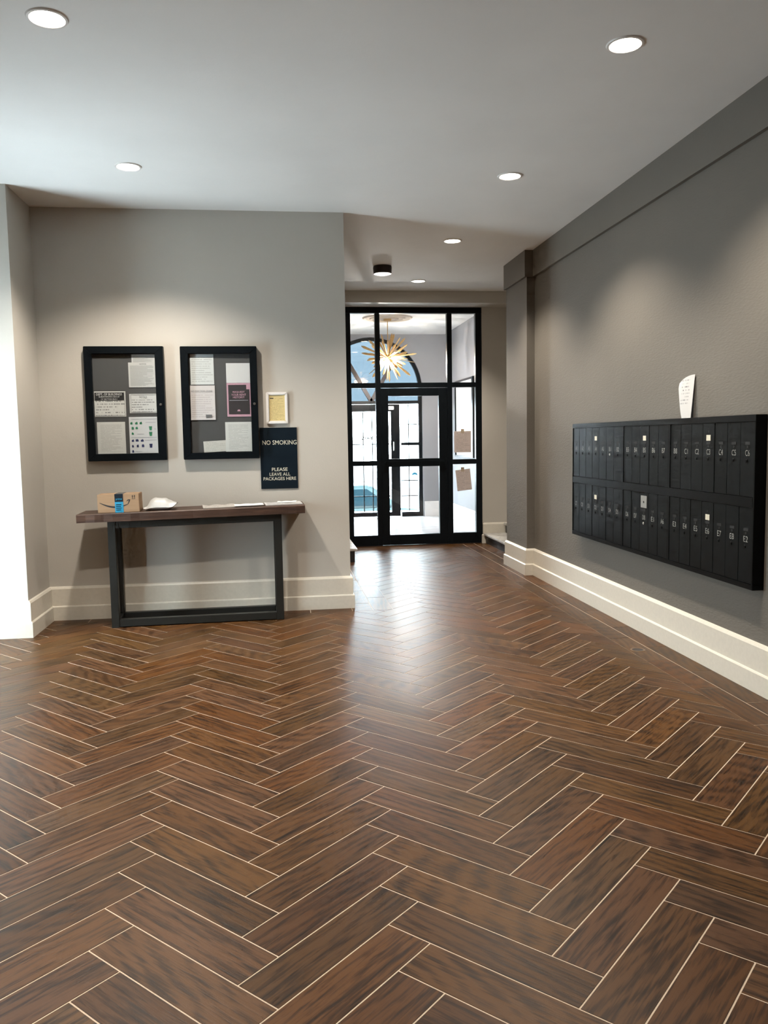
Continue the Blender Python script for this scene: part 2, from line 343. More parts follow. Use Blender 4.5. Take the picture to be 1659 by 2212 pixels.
# window wall to the left of the frame
WY0, WY1, WZ0, WZ1 = 5.50, 6.38, 0.10, 2.20
struct(MB().box((XW-0.2, Y0, -0.1), (XW, WY0, HC)).box((XW-0.2, WY1, -0.1), (XW, YL, HC)).box((XW-0.2, WY0, -0.1), (XW, WY1, WZ0))
       .box((XW-0.2, WY0, WZ1), (XW, WY1, HC)).build('wall_left', 'wall'))
m = MB()
for y in (WY0, WY1-0.04): m.box((XW-0.12, y, WZ0), (XW-0.06, y+0.04, WZ1))
for z in (WZ0, 1.6, WZ1-0.04): m.box((XW-0.12, WY0, z), (XW-0.06, WY1, z+0.04))
wn_ = struct(m.build('window_3', 'black'))
B('pane', (XW-0.095, WY0, WZ0), (XW-0.085, WY1, WZ1), 'glass', wn_)
# hall beyond
struct(MB().box((-1.4, 9.70, -0.1), (-1.2, YD, HC)).box((-1.2, YD, -0.1), (DX0, YD+0.14, HC)).build('wall_stair_left', 'wall'))
struct(MB().box((DX1, YD, -0.1), (4.5, YD+0.14, HC)).box((4.3, YP1, -0.1), (4.5, YD, HC)).box((XR+0.22, YP1-0.2, -0.1), (4.3, YP1, HC))
       .box((DX0, YD, 3.27), (DX1, YD+0.14, HC)).build('wall_door', 'wall'), 'grey wall around the black glazed door frame')
struct(MB().box((-1.2, 10.71, 3.212), (4.3, YD-0.002, HC)).build('wall_lintel', 'wall'), 'grey dropped beam above the black door frame')
# vestibule
struct(MB().box((XV, YD+0.14, -0.1), (XV+0.2, FY+0.2, HC)).build('wall_vestibule_right', 'vwall'), 'daylit grey wall of the entrance vestibule')
struct(MB().box((XVL-0.2, YD+0.14, -0.1), (XVL, FY+0.2, HC)).build('wall_vestibule_left', 'vwall'))
AX, AR, AS, AZ = 1.749, 0.945, 2.37, 3.315
m = MB().box((XVL, FY, -0.1), (AX-AR, FY+0.22, HC)).box((AX+AR, FY, -0.1), (XV, FY+0.22, HC))
K = 24; arc = [(AX-AR*math.cos(math.pi*i/K), AS+AR*math.sin(math.pi*i/K)) for i in range(K+1)]
for i in range(K):
    (x0, z0), (x1, z1) = arc[i], arc[i+1]
    m.prism([(x0, z0), (x1, z1), (x1, HC), (x0, HC)], FY, FY+0.22, 'y')
struct(m.build('wall_facade', 'vwall'), 'grey street wall of the vestibule with arched doorway')
struct(MB().box((XW-0.2, Y0-0.2, HC), (4.5, YD+0.14, HC+0.15)).build('ceiling', 'ceil'), 'smooth off-white ceiling')
struct(MB().box((XVL-0.2, YD+0.14, HC), (XV+0.2, FY+0.22, HC+0.15)).build('ceiling_vestibule', 'vceil'), 'bright white ceiling of the vestibule')
# painted band at the top of the mailbox wall, wrapping the pilaster
struct(MB().sweep([(XR, Y0), (XR, YP0), (XP, YP0), (XP, YP1)], [(0, 3.10), (0.03, 3.10), (0.03, HC), (0, HC)], -1).build('trim_1', 'band'), 'grey painted band running under the ceiling')
# baseboards
prof = [(0, 0), (0.032, 0), (0.032, 0.112), (0.026, 0.120), (0.020, 0.122), (0.020, 0.262), (0.012, 0.276), (0, 0.282)]
struct(MB().sweep([(XW, YL), (XL, YL), (XL, YB), (XC, YB), (XC, 9.70)], prof, 1).build('baseboard_left', 'white'), 'tall cream stepped baseboard under the notice boards')
struct(MB().sweep([(XR, Y0), (XR, YP0), (XP, YP0), (XP, YP1), (XR+0.1, YP1)], prof, -1).build('baseboard_right', 'white'), 'tall cream stepped baseboard under the mailboxes')
struct(MB().sweep([(DX1+0.02, YD+0.1), (DX1+0.02, YD), (4.3, YD)], prof, 1).build('baseboard_door', 'white'), 'cream baseboard beside the black door frame')
struct(MB().sweep([(XV, YD+0.14), (XV, FY), (AX+AR+0.02, FY)], prof, -1).build('baseboard_vestibule', 'vwhite'), 'white baseboard of the vestibule')

# ------------------------------------------------------------------ floor: grout bed and plank tiles
floor = struct(MB().box((XW-0.2, Y0-0.2, -0.10), (4.5, FY+0.3, -0.0014)).build('floor', 'grout'), 'dark brown wood-look tile floor laid in herringbone')
PW, OX, OY, TH, GAP = 0.1557, -0.5843, 2.5892, -0.0068, 0.0056
cT, sT = math.cos(TH), math.sin(TH); SQ = math.sqrt(0.5)
def lat(u, v):
    X = (u+v)*SQ*PW; Y = (v-u)*SQ*PW
    return (OX+X*cT-Y*sT, OY+X*sT+Y*cT)
def clip(poly, rect):
    x0, x1, y0, y1 = rect
    for ax, val, sg in ((0, x0, 1), (0, x1, -1), (1, y0, 1), (1, y1, -1)):
        out = []
        for i, a in enumerate(poly):
            b = poly[(i+1) % len(poly)]; da = (a[ax]-val)*sg; db = (b[ax]-val)*sg
            if da >= 0: out.append(a)
            if da*db < 0:
                t = da/(da-db); out.append((a[0]+(b[0]-a[0])*t, a[1]+(b[1]-a[1])*t))
        poly = out
        if len(poly) < 3: return None
    ar = abs(sum(poly[i][0]*poly[(i+1) % len(poly)][1]-poly[(i+1) % len(poly)][0]*poly[i][1] for i in range(len(poly))))/2
    return poly if ar > 2e-4 else None
XB1, XB2 = 2.345, 2.502
XH1, XH2 = 0.782, 0.955
YF = 6.935
rects = [(XW, XB1, Y0, YF), (XH2, XB1, YF, YD+0.02)]
planks = []       # (list of polygons, origin, direction along the plank)
def add_plank(corners, org_, dr, rs):
    ps = [q for q in (clip(corners, r) for r in rs) if q]
    if ps: planks.append((ps, org_, dr))
g = GAP/2/PW
for n in range(-40, 75):
    for mcol in range(-8, 9):
        u, v = -n+4*mcol, n+4*mcol
        for (a, b, c, d) in ((u, v, u+4, v+1), (u+4, v, u+5, v+4)):
            cs = [lat(a+g, b+g), lat(c-g, b+g), lat(c-g, d-g), lat(a+g, d-g)]
            xs = [p[0] for p in cs]; ys = [p[1] for p in cs]
            if max(xs) < XW or min(xs) > XV or max(ys) < Y0 or min(ys) > FY: continue
            along = (c-a) > (d-b)
            p0, p1 = lat(a, b), (lat(c, b) if along else lat(a, d))
            dr = (p1[0]-p0[0], p1[1]-p0[1]); l = math.hypot(*dr); dr = (dr[0]/l, dr[1]/l)
            add_plank(cs, p0, dr, rects)
def strip(x0, x1, ya, yb, off):       # border planks running along Y
    y = ya-off
    while y < yb:
        a, b = max(ya, y)+GAP/2, min(yb, y+0.61)-GAP/2
        if b-a > 0.01: planks.append(([[(x0+GAP/2, a), (x1-GAP/2, a), (x1-GAP/2, b), (x0+GAP/2, b)]], (x0, a), (0, 1)))
        y += 0.61
strip(XB1, XB2, Y0, YD+0.02, 0.12); strip(XB2, 2.665, Y0, YD+0.02, 0.40); strip(2.665, 2.83, YP1, YD+0.02, 0.2)
strip(XC, XH1, YF, YD+0.02, 0.3); strip(XH1, XH2, YF, YD+0.02, 0.05)
x = XL
for k, l in enumerate((0.33, 0.61, 0.61, 0.61, 0.36)):
    planks.append(([[(x+GAP/2, YF+GAP/2), (x+l-GAP/2, YF+GAP/2), (x+l-GAP/2, YB), (x+GAP/2, YB)]], (x, YF), (1, 0))); x += l
def view_px(x, y):
    d = Vector((x, y, 0))-EYE; z = d.dot(fwd)
    if z < 0.3: return None
    return (829.5+FPX*d.dot(r2)/z, 1106-FPX*d.dot(u2)/z, z)
def rank(pl):
    c = [sum(p[i] for q in pl[0] for p in q)/sum(len(q) for q in pl[0]) for i in (0, 1)]
    best = 1e9
    for q in pl[0]:
        for p in q + [c]:
            s = view_px(*p)
            if s and -20 < s[0] < 1680 and s[1] < 2230: best = min(best, s[2])
    return best
planks.sort(key=rank)
def plank_geo(pl, verts, faces, uvs, tints):
    ps, o_, d = pl; ofs = (random.uniform(0, 40), random.uniform(0, 40)); tint = (random.random(), random.random(), random.random())
    if random.random() < 0.05: tint = (0.75, 1.9, 0.0)
    for q in ps:
        k = len(verts); n = len(q)
        ar = sum(q[i][0]*q[(i+1) % n][1]-q[(i+1) % n][0]*q[i][1] for i in range(n))
        if ar < 0: q = q[::-1]
        verts += [(p[0], p[1], 0.0) for p in q] + [(p[0], p[1], -0.006) for p in q]
        fs = [tuple(range(k, k+n))] + [(k+i, k+n+i, k+n+(i+1) % n, k+(i+1) % n) for i in range(n)]
        faces += fs
        for f in fs:
            tints.append(tint)
            for vi in f:
                x_, y_ = verts[vi][0]-o_[0], verts[vi][1]-o_[1]
                uvs.append((x_*d[0]+y_*d[1]+ofs[0], -x_*d[1]+y_*d[0]+ofs[1]))
def plank_obj(name, items):
    verts, faces, uvs, tints = [], [], [], []
    for pl in items: plank_geo(pl, verts, faces, uvs, tints)
    me = bpy.data.meshes.new(name); me.from_pydata(verts, [], faces)
    uv = me.uv_layers.new(name='UVMap')
    for i, c in enumerate(uvs): uv.data[i].uv = c
    at = me.attributes.new('tint', 'FLOAT_COLOR', 'FACE')
    for i, c in enumerate(tints): at.data[i].color = (*c, 1)
    me.materials.append(MT['tile'])
    o = bpy.data.objects.new(name, me); COL.objects.link(o); o.parent = floor
    return o
for pl in planks[:300]: plank_obj('plank', [pl])
plank_obj('far_plank_field', planks[300:])['kind'] = 'stuff'

struct(MB().box((XVL, YD+0.14, -0.0013), (XV, FY+0.22, 0.0)).build('floor_vestibule', 'vfloor'), 'dark vestibule floor with its glare painted in as a pale colour')  # dark tile coloured pale: glare painted in, also lifts the bounce light
# ------------------------------------------------------------------ stairs glimpsed on both sides of the hall
def stair(name, label, x_edge, sgn, ya, yb, h, steps):
    t = thing(name, label, 'steps', (x_edge, (ya+yb)/2, 0))
    for i in range(steps):
        xa = x_edge+sgn*0.28*i; xb = x_edge+sgn*(0.28*(i+1)+0.02); z = h*(i+1)
        far = x_edge+sgn*0.28*steps
        lo, hi = sorted((xa+sgn*0.03, far+sgn*0.3))
        B('riser', (lo, ya, h*i if i else 0.0005), (hi, yb, z-0.032), 'riser', t)
        lo, hi = sorted((xa, far+sgn*0.3 if i == steps-1 else xb+sgn*0.02))
        B('tread', (lo, ya-0.012 if sgn < 0 else ya, z-0.031), (hi, yb, z), 'marble', t, bevel=0.006)
stair('marble_staircase', 'grey marble step with dark riser peeping out past the notice-board wall', 0.915, -1, 9.72, YD-0.004, 0.165, 3)
stair('marble_staircase', 'grey marble step with dark riser between pilaster and door frame', 2.800, 1, YP1+0.06, YD-0.036, 0.14, 3)

# ------------------------------------------------------------------ glazed partition and lobby door
FR = 'black'; FYa, FYb = YD+0.01, YD+0.09
win = struct(MB().box((DX0, FYa, 3.135), (DX1, FYb, 3.27)).build('window_1', FR), 'black framed glass partition around the lobby door')
for nm, lo, hi in (('jamb', (DX0, 0, ), (1.008, 3.135)), ('jamb', (2.710, 0), (DX1, 3.135)), ('mullion', (1.336, 0), (1.402, 3.135)), ('mullion', (2.316, 0), (2.384, 3.135)),
                   ('transom', (1.402, 2.146), (2.316, 2.212)), ('transom', (1.008, 2.146), (1.336, 2.212)), ('transom', (2.384, 2.146), (2.710, 2.212)),
                   ('rail', (1.008, 1.100), (1.336, 1.166)), ('rail', (2.384, 1.100), (2.710, 1.166)), ('kick_rail', (1.008, 0), (1.336, 0.150)), ('kick_rail', (2.384, 0), (2.710, 0.150))):
    B(nm, (lo[0], FYa, lo[1]), (hi[0], FYb, hi[1]), FR, win, bevel=0.004)
for x0, x1, z0, z1 in ((1.008, 1.336, 2.212, 3.135), (1.402, 2.316, 2.212, 3.135), (2.384, 2.710, 2.212, 3.135), (1.008, 1.336, 1.166, 2.146), (2.384, 2.710, 1.166, 2.146),
                       (1.008, 1.336, 0.150, 1.100), (2.384, 2.710, 0.150, 1.100)):
    B('pane', (x0, YD+0.046, z0), (x1, YD+0.054, z1), 'glass', win)
B('threshold', (DX0, YD-0.002, 0.0002), (DX1, YD+0.14, 0.008), 'dark', win)
door = struct(MB().box((1.404, FYa+0.005, 0.012), (1.503, FYb-0.005, 2.140)).build('door_1', FR), 'black framed glass lobby door with a push bar')
B('stile', (2.197, FYa+0.005, 0.012), (2.314, FYb-0.005, 2.140), FR, door, bevel=0.003)
B('top_rail', (1.503, FYa+0.005, 2.036), (2.197, FYb-0.005, 2.140), FR, door, bevel=0.003)
B('middle_rail', (1.503, FYa+0.005, 1.080), (2.197, FYb-0.005, 1.188), FR, door, bevel=0.003)
B('bottom_rail', (1.503, FYa+0.005, 0.012), (2.197, FYb-0.005, 0.150), FR, door, bevel=0.003)
B('pane', (1.503, YD+0.046, 0.150), (2.197, YD+0.054, 1.080), 'glass', door)
B('pane', (1.503, YD+0.046, 1.188), (2.197, YD+0.054, 2.036), 'glass', door)
pb = MB().box((1.44, YD-0.045, 1.128), (2.27, YD-0.025, 1.160)).build('push_bar', 'black', door, bevel=0.006)
for x in (1.47, 2.24): B('bracket', (x-0.015, YD-0.026, 1.134), (x+0.015, YD+0.014, 1.154), FR, pb)

# ------------------------------------------------------------------ street front: arched window with door
EY0, EY1 = FY+0.06, FY+0.13
def band(r0, r1, y0, y1, m):
    for i in range(K):
        a0, a1 = math.pi*i/K, math.pi*(i+1)/K
        q = [(AX-r*math.cos(a), AS+r*math.sin(a)) for r, a in ((r0, a0), (r1, a0), (r1, a1), (r0, a1))]
        m.prism(q, y0, y1, 'y')
    return m
ew = struct(band(AR-0.062, AR, EY0, EY1, MB()).build('window_2', FR), 'black arched street window with fan-shaped glazing bars')
for sx in (-1, 1):
    xa, xb = sorted((AX+sx*(AR-0.068), AX+sx*AR))
    B('jamb', (xa, EY0, 0), (xb, EY1, AS), FR, ew)
    xa, xb = sorted((AX+sx*0.545, AX+sx*(AR-0.068)))
    B('rail', (xa, EY0, 1.330), (xb, EY1, 1.385), FR, ew)
    B('sill_rail', (xa, EY0, 0), (xb, EY1, 0.085), FR, ew)
    B('pane', (xa, FY+0.09, 0.085), (xb, FY+0.096, 1.330), 'glass', ew)
    B('pane', (xa, FY+0.09, 1.385), (xb, FY+0.096, 2.10), 'glass', ew)
    a = math.radians(30)*sx
    p0 = Vector((AX, 0, 2.15)); d = Vector((math.sin(a), 0, math.cos(a))); nrm = Vector((math.cos(a), 0, -math.sin(a)))
    l = 1.03
    q = [p0+nrm*0.035, p0-nrm*0.035, p0-nrm*0.035+d*l, p0+nrm*0.035+d*l]
    MB().prism([(v.x, v.z) for v in q], EY0+0.004, EY1-0.004, 'y').build('glazing_bar', 'dark', ew)
    # iron bars beyond the sidelight
    xs = AX+sx*0.705
    B('iron_bar', (xs-0.009, FY+0.17, 0.085), (xs+0.009, FY+0.18, 2.1), FR, ew)
    for z in (0.38, 0.67, 1.72): B('iron_bar', (xa, FY+0.17, z-0.009), (xb, FY+0.18, z+0.009), FR, ew)
B('transom', (AX-AR+0.068, EY0-0.01, 2.10), (AX+AR-0.068, EY1+0.01, 2.158), FR, ew)
m = MB(); pts = [(AX-AR+0.06, 2.158), (AX+AR-0.06, 2.158)] + [(AX+(AR-0.06)*math.cos(math.pi*i/K), AS+(AR-0.06)*math.sin(math.pi*i/K)) for i in range(K+1)]
m.prism(pts, FY+0.09, FY+0.096, 'y').build('fanlight_pane', 'fan', ew)
ed = struct(MB().box((1.228, EY0, 0.01), (1.393, EY1, 2.095)).build('door_2', FR), 'black framed street door seen through the partition')
B('stile', (2.105, EY0, 0.01), (2.270, EY1, 2.095), FR, ed)
B('top_rail', (1.393, EY0, 1.965), (2.105, EY1, 2.095), FR, ed)
B('bottom_rail', (1.393, EY0, 0.01), (2.105, EY1, 0.09), FR, ed)
B('pane', (1.393, FY+0.09, 0.09), (2.105, FY+0.096, 1.965), 'glass', ed)
B('door_closer', (1.98, EY0-0.06, 1.99), (2.16, EY0, 2.06), 'wframe', ed, bevel=0.008)
for xb in (1.595, 1.765, 1.935): B('iron_bar', (xb-0.009, FY+0.17, 0.09), (xb+0.009, FY+0.18, 1.965), FR, ed)
for z in (0.385, 1.36): B('iron_bar', (1.393, FY+0.17, z-0.009), (2.105, FY+0.18, z+0.009), FR, ed)
for z in (1.30,): MB().tube((2.15, EY0-0.05, z-0.06), (2.15, EY0-0.05, z+0.10), 0.012).build('pull_handle', 'steel', ed)
lettering('WARN', (1.668, FY+0.0985, 1.475), 0.215, 0.070, 'ink', ed, xd=(-1, 0, 0))
o = tag(MB().prism([(2.495+0.10*t/6*1.0, 0.80+0.022*math.sin(math.pi*t/6)) for t in range(7)] + [(2.495+0.10*t/6, 0.76+0.022*math.sin(math.pi*t/6)) for t in range(6, -1, -1)], FY+0.0875, FY+0.0898, 'y').build('sticker', 'tapeb'),
        'small curved blue sticker on the street sidelight glass', 'sticker')

# outside: stoop, street and a parked car
struct(MB().box((-3, FY+0.22, -0.3), (7, FY+1.6, -0.02)).box((-3, FY+1.6, -0.6), (7, FY+1.95, -0.25)).box((-3, FY+1.95, -1.1), (7, FY+2.3, -0.55)).build('stoop', 'stone'))
struct(MB().box((-60, FY+2.3, -1.2), (60, FY+60, -1.0)).build('street', 'asphalt'))
def car(cx, cy, gz):
    t = thing('parked_car', 'pale teal car parked outside, seen through the street door glass', 'car', (cx, cy, gz))
    body = [(-2.1, .30), (-2.12, .62), (-1.95, .78), (-1.2, .88), (1.35, .90), (2.0, .84), (2.12, .60), (2.08, .30)]
    MB().prism([(cx+a, gz+b) for a, b in body], cy-0.85, cy+0.85, 'y').build('body', 'carpaint', t, bevel=0.05)
    cab = [(-1.25, .885), (-0.55, 1.38), (0.75, 1.42), (1.5, .905)]
    MB().prism([(cx+a, gz+b) for a, b in cab], cy-0.72, cy+0.72, 'y').build('cabin', 'carpaint', t, bevel=0.05)
    for q in ([(-0.98, .95), (-0.47, 1.30), (0.05, 1.32), (0.05, .95)], [(0.12, .95), (0.12, 1.32), (0.68, 1.33), (1.22, .95)]):
        MB().prism([(cx+a, gz+b) for a, b in q], cy-0.728, cy-0.705, 'y').build('side_window', 'carglass', t)
    for wx in (-1.3, 1.35):
        for wy in (cy-0.80, cy+0.80):
            MB().lathe([(0.0, -0.1), (0.20, -0.1), (0.31, -0.09), (0.33, -0.05), (0.33, 0.05), (0.31, 0.09), (0.20, 0.1), (0.0, 0.1)], (cx+wx, wy, gz+0.33), 'y', 24).build('wheel', 'rubber', t, smooth=True)
car(1.3, 19.2, -1.0)

# ================================================================== THINGS
# ------------------------------------------------------------------ recessed downlights
def downlight(x, y, label):
    t = thing('recessed_downlight', label, 'ceiling light', (x, y, HC), 'recessed ceiling downlights')
    MB().lathe([(0.0722, -0.001), (0.0722, -0.004), (0.078, -0.008), (0.088, -0.006), (0.092, -0.0005)], (x, y, HC), 'z', 40).build('trim_ring', 'wframe', t, smooth=True)
    MB().lathe([(0.0, -0.0045), (0.072, -0.0045), (0.072, -0.0006), (0.0, -0.0006)], (x, y, HC), 'z', 32).build('lens', 'lens', t)
    l = bpy.data.lights.new('downlight_beam', 'SPOT'); l.energy = LAMP_W; l.color = (1.0, 0.90, 0.77); l.spot_size = math.radians(122); l.spot_blend = 0.6; l.shadow_soft_size = 0.06
    o = bpy.data.objects.new('downlight_beam', l); COL.objects.link(o); o.parent = t; o.location = (0, 0, -0.012)
for x, y, lb in ((-0.965, 4.01, 'large bright recessed downlight in the upper left corner of the ceiling'),
                 (-0.965, 6.03, 'recessed downlight just in front of the notice-board wall'),
                 (1.735, 4.005, 'large bright recessed downlight near the mailbox wall, upper right'),
                 (1.740, 6.03, 'second recessed downlight of the row leading to the glass door'),
                 (1.737, 8.01, 'third recessed downlight of the row, midway to the glass door'),
                 (1.755, 10.05, 'farthest recessed downlight, closest to the black door frame'),
                 (-0.965, 1.98, 'recessed downlight above the viewer on the notice-board side')):
    downlight(x, y, lb)
t = thing('flush_ceiling_lamp', 'small drum lamp with dark rim mounted on the hall ceiling', 'ceiling light', (1.208, 9.22, HC))
MB().lathe([(0.100, 0.0), (0.105, -0.02), (0.100, -0.085), (0.094, -0.085), (0.094, -0.07)], (1.208, 9.22, HC-0.0005), 'z', 36).build('drum', 'dark', t, smooth=True)
MB().lathe([(0.0, -0.096), (0.06, -0.094), (0.093, -0.084), (0.093, -0.06), (0.0, -0.06)], (1.208, 9.22, HC-0.0005), 'z', 36).build('diffuser', 'vlens', t, smooth=True)

# ------------------------------------------------------------------ notice boards
def board(label, x0, x1, z0, z1, ix0, ix1, iz0, iz1):
    t = thing('notice_board', label, 'notice board', ((x0+x1)/2, YB, z0), 'black notice boards above the console table')
    B('backing', (x0+0.01, YB-0.020, z0+0.01), (x1-0.01, YB-0.001, z1-0.01), 'felt', t)
    ya, yb = YB-0.055, YB-0.0005
    f = MB()
    outer = [(x0, z0), (x1, z0), (x1, z1), (x0, z1)]; inner = [(ix0, iz0), (ix1, iz0), (ix1, iz1), (ix0, iz1)]
    for i in range(4):
        j = (i+1) % 4
        MB().prism([outer[i], outer[j], inner[j], inner[i]], ya, yb, 'y').build('frame_rail', 'black', t, bevel=0.003)
    B('pane', (ix0-0.006, YB-0.044, iz0-0.006), (ix1+0.006, YB-0.040, iz1+0.006), 'boardglass', t)
    MB().lathe([(0.0, -0.006), (0.009, -0.006), (0.011, -0.003), (0.011, 0.003)], ((ix1+x1)/2, ya, (z0+z1)/2-0.01), 'y', 16).build('lock', 'steel', t, smooth=True)
board('black framed notice board above the cardboard box, holding a recycling chart', -1.543, -0.910, 1.321, 2.256, -1.483, -0.979, 1.379, 2.196)
board('black framed notice board next to the navy sign, holding a pink poster', -0.775, -0.150, 1.321, 2.254, -0.711, -0.208, 1.376, 2.194)
W_ = (0.70, 0.70, 0.68); GI = (0.13, 0.13, 0.14)
MT.update(p_small=printed('notice_small_print', (0.55, 0.55, 0.54), GI, 34, density=0.75, top=0.12, side=0.06), p_doc=printed('typed_letter', W_, (0.35, 0.35, 0.36), 26, density=0.6, side=0.12, top=0.08, ink_mix=0.55),
          p_half=printed('notice_rows', (0.66, 0.66, 0.65), GI, 8, density=0.55, top=0.30, side=0.08), p_dept=printed('department_rows', W_, GI, 9, density=0.5, top=0.36, side=0.04, bottom=0.05),
          p_wide=printed('ruled_form', (0.64, 0.66, 0.66), (0.3, 0.31, 0.32), 14, density=0.6, side=0.05, ink_mix=0.5), p_pink=printed('pale_flyer', (0.68, 0.64, 0.64), (0.42, 0.36, 0.38), 16, density=0.6, top=0.24, side=0.05, ink_mix=0.5),
          p_plain=printed('plain_sheet', (0.68, 0.68, 0.69), (0.5, 0.5, 0.52), 12, density=0.2, ink_mix=0.3), p_yellow=printed('yellow_certificate', (0.62, 0.50, 0.24), (0.30, 0.24, 0.12), 22, density=0.5, top=0.12, side=0.08, ink_mix=0.7),
          p_slip=printed('torn_slip', (0.66, 0.64, 0.60), (0.4, 0.38, 0.36), 8, density=0.5, ink_mix=0.5), p_back=printed('backlit_notice', (0.62, 0.54, 0.50), (0.25, 0.21, 0.19), 14, density=0.5, trans=True, ink_mix=0.5),
          p_box=printed('folded_letter', (0.56, 0.55, 0.54), (0.08, 0.08, 0.09), 13, axes='yz', density=0.45, side=0.2, top=0.1, bottom=0.3, ink_mix=0.75))
PY = YB-0.0235
def sheet(name, label, x0, x1, z0, z1, mat, rot=0.0, layer=0, curl=0.0, cat='paper', y=None):
    """thin pinned sheet; the corners lift a little"""
    y = PY-0.0012*layer if y is None else y
    cx, cz = (x0+x1)/2, (z0+z1)/2; n = 6; v = []; f = []
    for sd in (0, 1):
        for i in range(n+1):
            for j in range(n+1):
                a, b = i/n*2-1, j/n*2-1
                lift = curl*(max(0, abs(a)-0.4)**2 + max(0, -b-0.3)**2)
                px, pz = (x1-x0)/2*a, (z1-z0)/2*b
                c, s = math.cos(rot), math.sin(rot)
                v.append((cx+px*c-pz*s, y-lift-(0.0005 if sd == 0 else 0), cz+px*s+pz*c))
    S = (n+1)**2
    for i in range(n):
        for j in range(n):
            q = (i*(n+1)+j, (i+1)*(n+1)+j, (i+1)*(n+1)+j+1, i*(n+1)+j+1); f.append(q); f.append(tuple(k+S for k in q[::-1]))
    edge = [i*(n+1) for i in range(n+1)] + [n*(n+1)+j for j in range(1, n+1)] + [i*(n+1)+n for i in range(n-1, -1, -1)] + [j for j in range(n-1, 0, -1)]
    for i in range(len(edge)): a, b = edge[i], edge[(i+1) % len(edge)]; f.append((a, b, b+S, a+S))
    o = MB().add(v, f).build(name, mat, None, smooth=True)
    return tag(o, label, cat, 'papers pinned in the notice boards')
def bz(px, py, which):          # board picture position -> metres on the backing
    if which == 1:
        (X0, X1, Z0, Z1), (l, r_, t_, b_), (l2, r3) = (-1.483, -0.979, 1.379, 2.196), (212, 968, 190, 1388), (250, 1003)
    else:
        (X0, X1, Z0, Z1), (l, r_, t_, b_), (l2, r3) = (-0.711, -0.208, 1.376, 2.194), (195, 928, 187, 1370), (243, 972)
    k_ = (py-t_)/(b_-t_); l += (l2-l)*k_; r_ += (r3-r_)*k_
    return X0+(px-l)/(r_-l)*(X1-X0), Z1-(py-t_)/(b_-t_)*(Z1-Z0)
def bsheet(which, name, label, l, t_, r_, b_, mat, **k):
    mid = (t_+b_)/2
    x0, z1 = bz(l, mid, which)[0], bz(l, t_, which)[1]; x1, z0 = bz(r_, mid, which)[0], bz(r_, b_, which)[1]
    lim = ((-1.481, -0.981), (-0.709, -0.210))[which-1]
    x0 = max(x0, lim[0]); x1 = min(x1, lim[1]); z0 = max(z0, 1.381); z1 = min(z1, 2.192)
    return sheet(name, label, x0, x1, z0, z1, mat, **k)
def rect(name, x0, x1, z0, z1, mat, parent, d=0.0016): return B(name, (x0, PY-0.0012-d, z0), (x1, PY-0.0012-d+0.0004, z1), mat, parent)
# left board
bsheet(1, 'notice', 'narrow notice tucked at the top of the recycling-chart board', 685, 192, 985, 300, 'p_small')
o = bsheet(1, 'notice', 'grey densely printed notice headed in black, upper corner of recycling-chart board', 648, 292, 985, 590, 'p_small', layer=1)
x0, z1 = bz(690, 300, 1); lettering('NOTICE', (bz(820, 312, 1)[0], PY-0.0030, bz(820, 312, 1)[1]), 0.055, 0.010, 'ink', o)
o = bsheet(1, 'notice', 'white notice with black header reading DEPT. OF BUILDINGS', 236, 635, 610, 940, 'p_dept')
x0, z1 = bz(238, 648, 1); x1, z0 = bz(592, 742, 1); hd = rect('header_print', x0, x1, z0, z1, 'ink', o)
for s_, yy, ww, hh in (('DEPT. OF BUILDINGS', 670, 0.205, 0.018), ('SUBDIVISIONS A,B,C,D', 700, 0.165, 0.013), ('OF SECTION 86.0.1', 728, 0.13, 0.011)):
    cx, cz = bz(412, yy, 1); lettering(s_, (cx, PY-0.0036, cz), ww, hh, 'whiteprint', hd)
x0, z1 = bz(236, 640, 1); x1, z0 = bz(600, 930, 1); rect('border_print', x1, x1+0.002, z0, z1, 'ink', o); rect('border_print', x0, x1, z0, z0+0.002, 'ink', o)
o = bsheet(1, 'notice', 'white boxed notice headed NOTICE below the dense grey one', 655, 668, 988, 900, 'p_half')
cx, cz = bz(820, 706, 1); lettering('NOTICE', (cx, PY-0.0024, cz), 0.062, 0.018, 'greyink', o)
x0, z1 = bz(668, 678, 1); x1, z0 = bz(980, 890, 1)
for a in ((x0, x1, z0, z0+0.002), (x0, x1, z1-0.002, z1), (x0, x0+0.002, z0, z1)): rect('border_print', *a, 'ink', o)
bsheet(1, 'notice', 'white typed letter in the lower corner of recycling-chart board', 266, 1002, 604, 1386, 'p_doc')
o = bsheet(1, 'recycling_chart', 'white recycling chart with green and blue bin icons', 650, 945, 1000, 1388, 'p_plain')
for cl, its in (('green', [(675, 1005, 28, 30), (735, 1003, 30, 32), (788, 1003, 30, 32), (690, 1065, 28, 30), (738, 1062, 28, 30), (690, 1130, 28, 30)]), ('blue', [(690, 1215, 28, 30), (742, 1213, 36, 30), (803, 1215, 36, 30), (690, 1280, 24, 34), (748, 1278, 26, 34), (812, 1275, 30, 36), (692, 1342, 24, 34)])):
    for px, py, ww, hh in its:
        x0, z1 = bz(px-ww/2, py, 1); x1, z0 = bz(px+ww/2, py+hh, 1); h_ = (z1-z0)
        q = [(x0, z0), (x1, z0), (x1, z0+h_*0.55), (x0+(x1-x0)*random.uniform(.4, .9), z1), (x0, z0+h_*random.uniform(.6, 1.0))]
        MB().prism(q, PY-0.0020, PY-0.0016, 'y').build('icon_print', cl, o)
